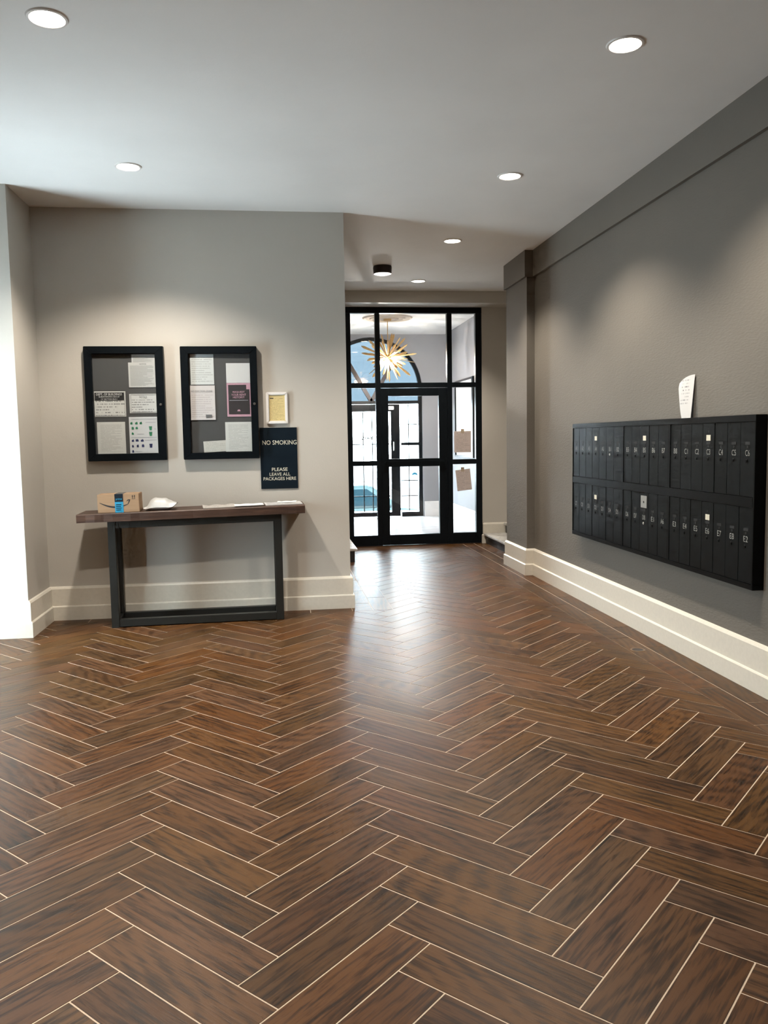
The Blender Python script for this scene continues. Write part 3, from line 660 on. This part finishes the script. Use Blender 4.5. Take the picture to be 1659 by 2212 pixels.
for px, py, cl in ((905, 1060, 'green'), (907, 1128, 'green'), (908, 1272, 'blue')):
    x0, z1 = bz(px-20, py, 1); x1, z0 = bz(px+20, py+48, 1)
    MB().prism([(x0+0.004, z0), (x1-0.004, z0), (x1-0.001, z1-0.007), (x1, z1-0.006), (x1, z1), (x0, z1), (x0, z1-0.006), (x0+0.001, z1-0.007)], PY-0.0020, PY-0.0016, 'y').build('bin_print', cl, o)
for px, py, pw, cl in ((720, 968, 240, 'faint'), (905, 1010, 120, 'faint'), (785, 1150, 80, 'faint'), (905, 1225, 140, 'faint'), (760, 1360, 80, 'faint'), (960, 1090, 24, 'faint'), (820, 1190, 300, 'faint')):
    x0, z1 = bz(px-pw/2 if pw < 200 else 670, py, 1); x1, z0 = bz(px+pw/2 if pw < 200 else 980, py+7, 1); rect('text_print', x0, x1, z0, z1, cl, o, d=0.0006)
# right board
bsheet(2, 'notice', 'pale ruled form at the top of the pink-poster board', 222, 188, 500, 552, 'p_wide')
o = bsheet(2, 'notice', 'long pale flyer hanging below the ruled form', 226, 562, 520, 975, 'p_pink', layer=1, curl=0.006)
cx, cz = bz(358, 630, 2); lettering('NO EVICTION ZONE', (cx, PY-0.0085, cz), 0.175, 0.013, 'greyink', o)
x0, z1 = bz(410, 912, 2); x1, z0 = bz(485, 945, 2); B('logo_print', (x0, PY-0.0095, z0), (x1, PY-0.0091, z1), 'greyink', o)
bsheet(2, 'notice', 'blank white sheet pinned above the pink poster', 648, 298, 945, 535, 'p_plain', layer=2)
o = bsheet(2, 'poster', 'pink poster with black panel reading REQUEST YOUR RENT HISTORY', 660, 525, 955, 940, 'pink')
x0, z1 = bz(672, 558, 2); x1, z0 = bz(940, 912, 2); zz = bz(0, 612, 2)[1]; xx = bz(868, 0, 2)[0]
hd = MB().prism([(x0, z0), (x1, z0), (x1, zz), (xx, zz), (xx, z1), (x0, z1)], PY-0.0020, PY-0.0016, 'y').build('panel_print', 'dpink', o)
for s_, yy, ww in (('REQUEST', 645, 0.098), ('YOUR RENT', 677, 0.122), ('HISTORY!', 708, 0.094)):
    cx, cz = bz(800, yy, 2); lettering(s_, (cx, PY-0.0026, cz), ww, 0.0165, 'pink', hd)
x0, z1 = bz(690, 742, 2); x1, z0 = bz(915, 747, 2); rect('rule_print', x0, x1, z0, z1, 'faint', hd, d=0.0014)
x0, z1 = bz(785, 856, 2); x1, z0 = bz(825, 876, 2); MB().prism([(x0, z0), (x1, z0), ((x0+x1)/2+0.008, z1), ((x0+x1)/2-0.008, z1)], PY-0.0030, PY-0.0026, 'y').build('logo_print', 'pink', hd)
bsheet(2, 'notice', 'white typed letter at the bottom of the pink-poster board', 646, 1005, 962, 1366, 'p_doc', layer=1)
bsheet(2, 'paper_slip', 'tilted slip half hidden behind the typed letter, pink-poster board', 385, 1228, 690, 1362, 'p_slip', rot=0.05)

# ------------------------------------------------------------------ small framed certificate and navy sign
t = thing('framed_certificate', 'small white picture frame holding a yellow certificate', 'picture frame', (0.008, YB, 1.608))
fx0, fx1, fz0, fz1 = -0.084, 0.100, 1.608, 1.875
for i in range(4):
    o_ = [(fx0, fz0), (fx1, fz0), (fx1, fz1), (fx0, fz1)]; wd = 0.026; i_ = [(fx0+wd, fz0+wd), (fx1-wd, fz0+wd), (fx1-wd, fz1-wd), (fx0+wd, fz1-wd)]
    j = (i+1) % 4; MB().prism([o_[i], o_[j], i_[j], i_[i]], YB-0.020, YB-0.0005, 'y').build('frame_rail', 'wframe', t, bevel=0.005)
B('certificate', (fx0+0.02, YB-0.010, fz0+0.02), (fx1-0.02, YB-0.004, fz1-0.02), 'p_yellow', t)
B('heading_print', (fx0+0.034, YB-0.0106, fz1-0.056), (fx0+0.064, YB-0.0101, fz1-0.048), 'ink', t)
sx0, sx1, sz0, sz1 = -0.1435, 0.169, 1.058, 1.577
t = thing('wall_sign', 'navy sign reading NO SMOKING, PLEASE LEAVE ALL PACKAGES HERE', 'sign', ((sx0+sx1)/2, YB, sz0))
pn = B('panel', (sx0, YB-0.009, sz0), (sx1, YB-0.0005, sz1), 'sign', t, bevel=0.001)
SW, SH = sx1-sx0, sz1-sz0
for s_, cx, cy, ww, hh in (('NO SMOKING', 0.525, 0.243, 0.289, 0.037), ('PLEASE', 0.512, 0.683, 0.133, 0.029), ('LEAVE ALL', 0.515, 0.762, 0.175, 0.027), ('PACKAGES HERE', 0.508, 0.835, 0.276, 0.027)):
    lettering(s_, (sx0+SW*cx, YB-0.0096, sz1-SH*cy), ww, hh, 'cream', pn)

# ------------------------------------------------------------------ console table (stands at a slight angle to the wall)
TA = math.radians(1.8)
tb = thing('console_table', 'narrow console table with thick dark wood top and black steel frame', 'table', (-1.345, 6.676, 0))
tb.rotation_euler = (0, 0, TA)
FW, FD, TB_ = 1.365, 0.33, 0.060
SL = math.tan(math.radians(0.85))
def hz(x): return 0.854+SL*x
for y0_, nm in ((0.0, 'front'), (FD-TB_, 'back')):
    for xa in (0.0, FW-TB_):
        MB().prism([(xa, 0.0), (xa+TB_, 0.0), (xa+TB_, hz(xa+TB_)), (xa, hz(xa))], y0_, y0_+TB_, 'y').build('leg', 'blackmetal', tb, bevel=0.003, local=True)
    MB().box((TB_, y0_+0.001, 0.006), (FW-TB_, y0_+TB_-0.001, 0.064)).build('bottom_bar', 'blackmetal', tb, bevel=0.003, local=True)
    MB().prism([(TB_, hz(TB_)-0.058), (FW-TB_, hz(FW-TB_)-0.058), (FW-TB_, hz(FW-TB_)), (TB_, hz(TB_))], y0_+0.001, y0_+TB_-0.001, 'y').build('top_bar', 'blackmetal', tb, bevel=0.003, local=True)
for xa in (0.001, FW-TB_+0.001):
    B('side_bar', (xa, TB_, 0.006), (xa+TB_-0.002, FD-TB_, 0.064), 'blackmetal', tb, bevel=0.003, local=True)
    B('side_bar', (xa, TB_, hz(xa)-0.06), (xa+TB_-0.002, FD-TB_, hz(xa)-0.002), 'blackmetal', tb, bevel=0.003, local=True)
TX0, TX1, TY0, TY1 = -0.222, 1.555, -0.045, 0.350
# slab with a slightly worn, uneven front edge
n = 26; v = []; f = []
for i in range(n+1):
    x = TX0+(TX1-TX0)*i/n; wob = random.uniform(-0.003, 0.003)
    zb = hz(x)+0.0005; zt = zb+0.066
    v += [(x, TY0+wob, zb), (x, TY1, zb), (x, TY1, zt), (x, TY0+wob+0.006, zt), (x, TY0+wob, zt-0.006)]
for i in range(n):
    for k in range(5): f.append((i*5+k, i*5+(k+1) % 5, (i+1)*5+(k+1) % 5, (i+1)*5+k))
f.append((0, 1, 2, 3, 4)); f.append(tuple(n*5+k for k in range(5)))
MB().add(v, f).build('table_top', 'slab', tb, local=True)
def on_table(x, y, dz=0.0):       # table-local (x, y) on the top -> world
    c, s = math.cos(TA), math.sin(TA)
    return Vector((-1.345+x*c-y*s, 6.676+x*s+y*c, hz(x)+0.067+dz))
TROT = (0, -math.radians(0.85), TA)

# parcel
t = thing('cardboard_parcel', 'small brown cardboard box with black smile arrow and blue tape', 'box', on_table(-0.065, -0.005)); t.rotation_euler = TROT
bw, bd, bh = 0.318, 0.20, 0.146
MB().box((0, 0, 0), (bw, bd, bh)).build('carton', 'card', t, bevel=0.003, local=True)
tp = MB().box((0.132, -0.0012, 0.0), (0.196, 0.0, bh*0.58)).build('tape', 'tapeb', t, local=True)
tp2 = MB().box((0.132, -0.0012, bh*0.58), (0.196, 0.0, bh)).box((0.132, -0.0012, bh), (0.196, bd, bh+0.001)).build('tape', 'taped', t, local=True)
lettering('prime', (0.164, -0.0018, bh*0.72), 0.046, 0.020, 'tapeb', tp2, local=True)
for k in range(4): B('text_print', (0.140, -0.0018, 0.018+0.014*k), (0.178+0.004*(k % 2), -0.0013, 0.024+0.014*k), 'taped', tp, local=True)
def stroke(pts, ws, y, name, mat, parent):
    q = []; r_ = []
    for i, p in enumerate(pts):
        a = Vector(pts[max(0, i-1)]); b = Vector(pts[min(len(pts)-1, i+1)]); d = (b-a).normalized(); nn = Vector((-d.y, d.x))*ws[i]/2
        q.append((p[0]+nn.x, p[1]+nn.y)); r_.append((p[0]-nn.x, p[1]-nn.y))
    return MB().add([(x_, y, z_) for x_, z_ in q] + [(x_, y, z_) for x_, z_ in r_], [(i, i+1, len(pts)+i+1, len(pts)+i) for i in range(len(pts)-1)]).build(name, mat, parent, local=True)
pts = [(0.016+0.222*i/14, 0.094-0.048*math.sin(math.pi*(0.06+0.80*i/14))**0.9 - 0.004*i/14) for i in range(15)]
stroke(pts, [0.003+0.011*math.sin(math.pi*i/14) for i in range(15)], -0.0008, 'smile_print', 'ink', t)
stroke([(0.222, 0.088), (0.236, 0.098), (0.246, 0.100), (0.240, 0.082), (0.232, 0.066)], [0.004, 0.008, 0.010, 0.008, 0.003], -0.0008, 'smile_print', 'ink', t)
for xx_ in (0.268, 0.284):
    MB().prism([(xx_-0.0016, 0.108), (xx_+0.0016, 0.108), (xx_+0.0016, 0.124), (xx_+0.006, 0.124), (xx_, 0.134), (xx_-0.006, 0.124), (xx_-0.0016, 0.124)], -0.0012, -0.0004, 'y').build('arrow_print', 'ink', t, local=True)
MB().box((0.262, -0.0012, 0.103), (0.290, -0.0004, 0.105)).build('arrow_print', 'ink', t, local=True)

# poly mailer: puffy pillow with flat crimped ends
n, mm = 22, 14; v = []; f = []
LX, LY = 0.262, 0.19
def interp(t_, pts):
    for (x0, y0), (x1, y1) in zip(pts, pts[1:]):
        if t_ <= x1: return y0+(y1-y0)*(t_-x0)/(x1-x0)
    return pts[-1][1]
for sd in (0, 1):
    for i in range(n+1):
        for j in range(mm+1):
            a, b = i/n, j/mm
            top_z = interp(a, ((0, .022), (.08, .030), (.20, .082), (.34, .098), (.68, .088), (.84, .064), (1, .052)))
            bot_z = interp(a, ((0, .020), (.12, .003), (.25, 0), (.74, 0), (.88, .012), (1, .050)))
            k_ = max(0.0, 1-abs(2*b-1)**3.2)**0.55; mid_z = bot_z+(top_z-bot_z)*0.25
            crease = 0.0035*math.sin(17*a+5*b)*math.sin(11*b+3*a)*k_
            zt = mid_z+(top_z-mid_z)*k_+crease if sd else mid_z+(bot_z-mid_z)*k_
            x_ = (a-0.5)*LX*(1-0.05*math.sin(math.pi*b)); y_ = b*LY*(1-0.06*math.sin(math.pi*a))
            v.append((x_+0.004*math.sin(23*b)*(abs(a-0.5) > 0.45), y_, zt))
S = (n+1)*(mm+1)
for i in range(n):
    for j in range(mm):
        q = (i*(mm+1)+j, (i+1)*(mm+1)+j, (i+1)*(mm+1)+j+1, i*(mm+1)+j+1); f.append(q[::-1]); f.append(tuple(k+S for k in q))
edge = [i*(mm+1) for i in range(n+1)] + [n*(mm+1)+j for j in range(1, mm+1)] + [i*(mm+1)+mm for i in range(n-1, -1, -1)] + [j for j in range(mm-1, 0, -1)]
for i in range(len(edge)): a, b = edge[i], edge[(i+1) % len(edge)]; f.append((a, b, b+S, a+S))
o = MB().add(v, f).build('poly_mailer', 'poly', None, smooth=True, local=True)
o.location = on_table(0.405, 0.03, 0.0008); o.rotation_euler = TROT; tag(o, 'puffy white plastic mailing bag beside the cardboard box', 'package')
# flat mail at the other end of the table
MT.update(p_mag=printed('magazine_cover', (0.40, 0.37, 0.34), (0.16, 0.15, 0.15), 9, axes='xy', density=0.5, side=0.05), p_env=printed('envelope_face', (0.76, 0.75, 0.73), (0.3, 0.3, 0.3), 7, axes='xy', density=0.25, side=0.3, top=0.3, bottom=0.3),
          p_cat=printed('catalogue_cover', (0.52, 0.51, 0.50), (0.14, 0.15, 0.18), 10, axes='xy', density=0.6, side=0.05))
def flat(name, label, x, y, w_, d_, h_, mat, rot, z=0.0008, warp=0.004):
    n = 10; m = 6; v = []; f = []
    for sd in (0, 1):
        for i in range(n+1):
            for j in range(m+1):
                a, b = i/n-0.5, j/m-0.5
                v.append((a*w_, b*d_, (h_ if sd else 0)+warp*abs(math.sin(7*a+2))*abs(math.sin(2*b+1))*(1 if sd else 0)))
    S = (n+1)*(m+1)
    for i in range(n):
        for j in range(m):
            q = (i*(m+1)+j, (i+1)*(m+1)+j, (i+1)*(m+1)+j+1, i*(m+1)+j+1); f.append(q[::-1]); f.append(tuple(k+S for k in q))
    edge = [i*(m+1) for i in range(n+1)] + [n*(m+1)+j for j in range(1, m+1)] + [i*(m+1)+m for i in range(n-1, -1, -1)] + [j for j in range(m-1, 0, -1)]
    for i in range(len(edge)): a, b = edge[i], edge[(i+1) % len(edge)]; f.append((a, b, b+S, a+S))
    o = MB().add(v, f).build(name, mat, None, smooth=True, local=True)
    o.location = on_table(x, y, z); o.rotation_euler = (TROT[0], TROT[1], TA+rot); return tag(o, label, 'mail', 'mail lying on the console table')
flat('magazine', 'brownish plastic-wrapped magazine nearest the white mailing bag', 0.865, 0.115, 0.26, 0.20, 0.006, 'p_mag', 0.10, warp=0.012)
flat('envelope', 'white envelope in the middle of the flat mail', 1.105, 0.10, 0.235, 0.15, 0.004, 'p_env', 0.05, z=0.0075)
flat('catalogue', 'grey catalogue at the end of the table below the navy sign', 1.385, 0.14, 0.30, 0.22, 0.008, 'p_cat', 0.06, warp=0.004)
flat('leaflet', 'small white leaflet lying on top of the grey catalogue', 1.42, 0.18, 0.16, 0.10, 0.003, 'p_env', -0.12, z=0.0135)

# ------------------------------------------------------------------ mailboxes
MXF = 2.609; MY0, MY1, MZ0, MZ1 = 4.240, 7.078, 0.590, 1.570
mb = thing('mailbox_bank', 'long black bank of wall mailboxes in two rows of narrow doors', 'mailboxes', (XR, (MY0+MY1)/2, MZ0))
B('case', (MXF+0.016, MY0+0.004, MZ0+0.004), (XR-0.0005, MY1-0.004, MZ1-0.004), 'mailbody', mb)
for nm, lo, hi in (('top_rail', (MY0, 1.532), (MY1, MZ1)), ('bottom_rail', (MY0, MZ0), (MY1, 0.620)), ('middle_rail', (MY0+0.016, 1.052), (MY1-0.012, 1.110)),
                   ('end_rail', (MY0, 0.620), (MY0+0.016, 1.532)), ('end_rail', (MY1-0.012, 0.620), (MY1, 1.532))):
    B(nm, (MXF, lo[0], lo[1]), (XR-0.0008 if nm != 'middle_rail' else MXF+0.03, hi[0], hi[1]), 'mailbody', mb, bevel=0.002)
for ya, yb in ((5.990, 6.030), (5.236, 5.272)):
    for za, zb in ((0.620, 1.052), (1.110, 1.532)): B('divider', (MXF+0.001, ya, za), (MXF+0.03, yb, zb), 'mailbody', mb, bevel=0.002)
mods = [(7.066, 6.030, 7), (5.990, 5.272, 5), (5.236, 4.256, 7)]
slots = []
for a, b, k in mods: slots += [(a-(a-b)*i/k, a-(a-b)*(i+1)/k) for i in range(k)]
XD, YDn = (0, -1, 0), (0, 0, 1)
def shared(cache={}):
    return cache
for row, names, za, zb, zn in (('upper', UP, 1.112, 1.530, 1.357), ('lower', LO, 0.622, 1.050, 0.871)):
    for i, ((ya, yb), nm) in enumerate(zip(slots, names)):
        pr = random.uniform(0, 0.0022); xf = MXF+0.006-pr; c = (ya+yb)/2+random.uniform(-0.004, 0.004)
        d = B('mailbox_door', (xf, yb+0.0012, za), (MXF+0.0155, ya-0.0012, zb), 'mail', mb, bevel=0.0012)
        B('name_slot', (xf-0.0009, c-0.024, zn+0.046), (xf-0.0001, c+0.024, zn+0.062), 'hole', d)
        MB().lathe([(0.0, -0.0009), (0.008, -0.0009), (0.008, -0.0001)], (xf, c, zn+0.034), 'x', 10).build('peephole', 'hole', d)
        MB().lathe([(0.0, -0.004), (0.007, -0.004), (0.010, -0.001), (0.010, 0.0)], (xf-0.0001, c+0.006, zn-0.043), 'x', 12).build('lock', 'mailbody' if random.random() < 0.93 else 'plate', d, smooth=True)
        lettering(nm, (xf-0.0006, c, zn), 0.044, 0.034, 'number', d, xd=XD, yd=YDn, name='number')
        master = i in (3, 9, 15)
        if master and not (row == 'lower' and i == 9):
            B('name_card', (xf-0.0016, c-0.024, zn+0.068), (xf-0.0001, c+0.024, zn+0.103), 'label', d)
            MB().lathe([(0.0, -0.001), (0.006, -0.001), (0.006, -0.0001)], (xf, c, zn+0.122), 'x', 10).build('lock_hole', 'hole', d)
        elif master:
            pl = B('lock_plate', (xf-0.003, c-0.048, zn+0.070), (xf-0.0001, c+0.048, zn+0.158), 'plate', d, bevel=0.001)
            MB().lathe([(0.0, -0.0012), (0.008, -0.0012), (0.008, 0.0)], (xf-0.003, c, zn+0.112), 'x', 12).build('keyhole', 'hole', pl)
# folded letter tucked behind the top rail
n, mm = 8, 10; v = []; f = []
for sd in (0, 1):
    for i in range(n+1):
        for j in range(mm+1):
            a, b = i/n, j/mm
            wdt = 0.120+0.085*min(1, b*1.35)**0.8-0.02*max(0, b-0.8)/0.2*(1-a)
            yy = 5.035+a*wdt
            zz = 1.5705+0.278*b-0.045*max(0, b-0.7)/0.3*a**2
            xx_ = 2.646+0.026*b-0.012*math.sin(math.pi*a)*(0.4+b*0.6)*(1 if b < 0.9 else 0.8)
            v.append((xx_-(0.0007 if sd == 0 else 0), yy, zz))
S = (n+1)*(mm+1)
for i in range(n):
    for j in range(mm):
        q = (i*(mm+1)+j, (i+1)*(mm+1)+j, (i+1)*(mm+1)+j+1, i*(mm+1)+j+1); f.append(q); f.append(tuple(k+S for k in q[::-1]))
edge = [i*(mm+1) for i in range(n+1)] + [n*(mm+1)+j for j in range(1, mm+1)] + [i*(mm+1)+mm for i in range(n-1, -1, -1)] + [j for j in range(mm-1, 0, -1)]
for i in range(len(edge)): a, b = edge[i], edge[(i+1) % len(edge)]; f.append((a, b, b+S, a+S))
tag(MB().add(v, f).build('folded_letter', 'p_box', None, smooth=True), 'folded white letter standing on top of the mailboxes', 'paper')

# ------------------------------------------------------------------ papers taped on the partition glass
def taped(label, cx, cz, w_, h_, rot):
    t = thing('taped_notice', label, 'paper', (cx, YD+0.046, cz), 'notices taped to the sidelight')
    c, s = math.cos(rot), math.sin(rot); q = [(cx+a*w_/2*c-b*h_/2*s, cz+a*w_/2*s+b*h_/2*c) for a, b in ((-1, -1), (1, -1), (1, 1), (-1, 1))]
    MB().prism(q, YD+0.0440, YD+0.0455, 'y').build('page', 'p_back', t)
    q = [(cx+a*0.022-s*h_/2, cz+h_/2*c+b*0.03) for a, b in ((-1, -1), (1, -1), (1, 1), (-1, 1))]
    MB().prism(q, YD+0.0432, YD+0.0439, 'y').build('tape', 'tan', t)
taped('upper brownish notice taped to the narrow pane beside the glass door', 2.530, 1.405, 0.236, 0.292, 0.0)
taped('lower tilted brownish notice taped to the narrow pane beside the glass door', 2.541, 0.880, 0.206, 0.290, 0.10)

# ------------------------------------------------------------------ vestibule: chandelier, medallion, framed panel
CX, CY, CZ = 1.782, 13.10, 2.745
MT['rose'] = plain('pale_bronze_rose_paint', (0.60, 0.52, 0.44), 0.5)
o = MB().lathe([(0.0, -0.020), (0.14, -0.020), (0.15, -0.034), (0.17, -0.034), (0.18, -0.018), (0.24, -0.014), (0.25, -0.028), (0.275, -0.028), (0.285, -0.012), (0.35, -0.010), (0.36, -0.024), (0.385, -0.022), (0.40, -0.0005)], (CX, CY, HC), 'z', 56).build('ceiling_medallion', 'rose', None, smooth=True)
tag(o, 'round ridged plaster medallion above the chandelier', 'medallion')
t = thing('chandelier', 'brass starburst chandelier with flat blades hanging in the vestibule', 'chandelier', (CX, CY, CZ))
MB().lathe([(0.0, -0.050), (0.055, -0.050), (0.062, -0.040), (0.062, -0.021)], (CX, CY, HC), 'z', 28).build('canopy', 'brass', t, smooth=True)
MB().tube((CX, CY, CZ+0.04), (CX, CY, HC-0.048), 0.007).build('rod', 'brass', t, smooth=True)
MB().lathe([(0.0, -0.05), (0.035, -0.042), (0.05, -0.02), (0.052, 0.015), (0.035, 0.042), (0.0, 0.05)], (CX, CY, CZ), 'z', 20).build('hub', 'brass', t, smooth=True)
bl = bpy.data.meshes.new('blade')
bm = bmesh.new()
prof_ = [(0.05, 0.006), (0.35, 0.021), (0.395, 0.003)]
vv = [bm.verts.new((x_, s*h_, z_)) for x_, h_ in prof_ for s in (-1, 1) for z_ in (-0.003, 0.003)]
bmesh.ops.convex_hull(bm, input=bm.verts); bm.to_mesh(bl); bm.free(); bl.materials.append(MT['brass'])
NB = 58; rnd = random.Random(3)
for i in range(NB):
    z_ = 1-2*(i+0.5)/NB; ph = i*2.399963
    d = Vector((math.sqrt(1-z_*z_)*math.cos(ph), math.sqrt(1-z_*z_)*math.sin(ph), z_))
    o = bpy.data.objects.new('blade', bl); COL.objects.link(o); o.parent = t
    q = d.to_track_quat('X', 'Z') @ Matrix.Rotation(rnd.uniform(0, 3.1), 4, 'X').to_quaternion()
    o.rotation_euler = q.to_euler(); k = rnd.uniform(0.70, 1.20); o.scale = (k, 1, 1)
for i in range(6):
    a = 2*math.pi*i/6+0.4; p = (CX+0.12*math.cos(a), CY+0.12*math.sin(a), CZ-0.075)
    MB().lathe([(0.0, -0.035), (0.018, -0.028), (0.026, -0.008), (0.022, 0.015), (0.012, 0.035), (0.0, 0.036)], p, 'z', 14).build('bulb', 'bulb', t, smooth=True)
l = bpy.data.lights.new('chandelier_glow', 'POINT'); l.energy = 220.0; l.color = (1.0, 0.97, 0.92); l.shadow_soft_size = 0.05
o = bpy.data.objects.new('chandelier_glow', l); COL.objects.link(o); o.parent = t; o.location = (0, 0, -0.12)
# framed white panel on the vestibule wall
t = thing('framed_picture', 'large white framed picture on the vestibule wall', 'picture', (XV, 13.55, 1.13))
py0, py1, pz0, pz1 = 12.88, 14.22, 1.13, 2.43
for lo, hi in (((py0, pz0), (py0+0.09, pz1)), ((py1-0.03, pz0), (py1, pz1)), ((py0+0.09, pz1-0.03), (py1-0.03, pz1)), ((py0+0.09, pz0), (py1-0.03, pz0+0.03))):
    B('frame_rail', (XV-0.035, lo[0], lo[1]), (XV-0.0005, hi[0], hi[1]), 'black' if hi[1]-lo[1] > 0.5 else 'dark', t, bevel=0.002)
pc = B('picture_sheet', (XV-0.012, py0+0.08, pz0+0.02), (XV-0.002, py1-0.02, pz1-0.02), 'screenwhite', t)
pts = [(13.35+0.13*math.cos(a)*(1+0.35*math.sin(3*a)), 1.84+0.12*math.sin(a)*(1+0.3*math.cos(5*a))) for a in [2*math.pi*i/22 for i in range(22)]]
MB().prism(pts, XV-0.0130, XV-0.0122, 'x').build('motif_print', 'faint', pc)

# ------------------------------------------------------------------ floor details
t = thing('floor_cleanout_cap', 'small round bronze cap set in the border tiles below the mailboxes', 'floor cap', (2.412, 5.265, 0.0))
MB().lathe([(0.038, 0.0002), (0.038, 0.002), (0.044, 0.003), (0.050, 0.002), (0.051, 0.0002)], (2.412, 5.265, 0), 'z', 28).build('ring', 'capring', t, smooth=True)
MB().lathe([(0.0, 0.0012), (0.037, 0.0012), (0.037, 0.0002)], (2.412, 5.265, 0), 'z', 24).build('lid', 'dark', t)
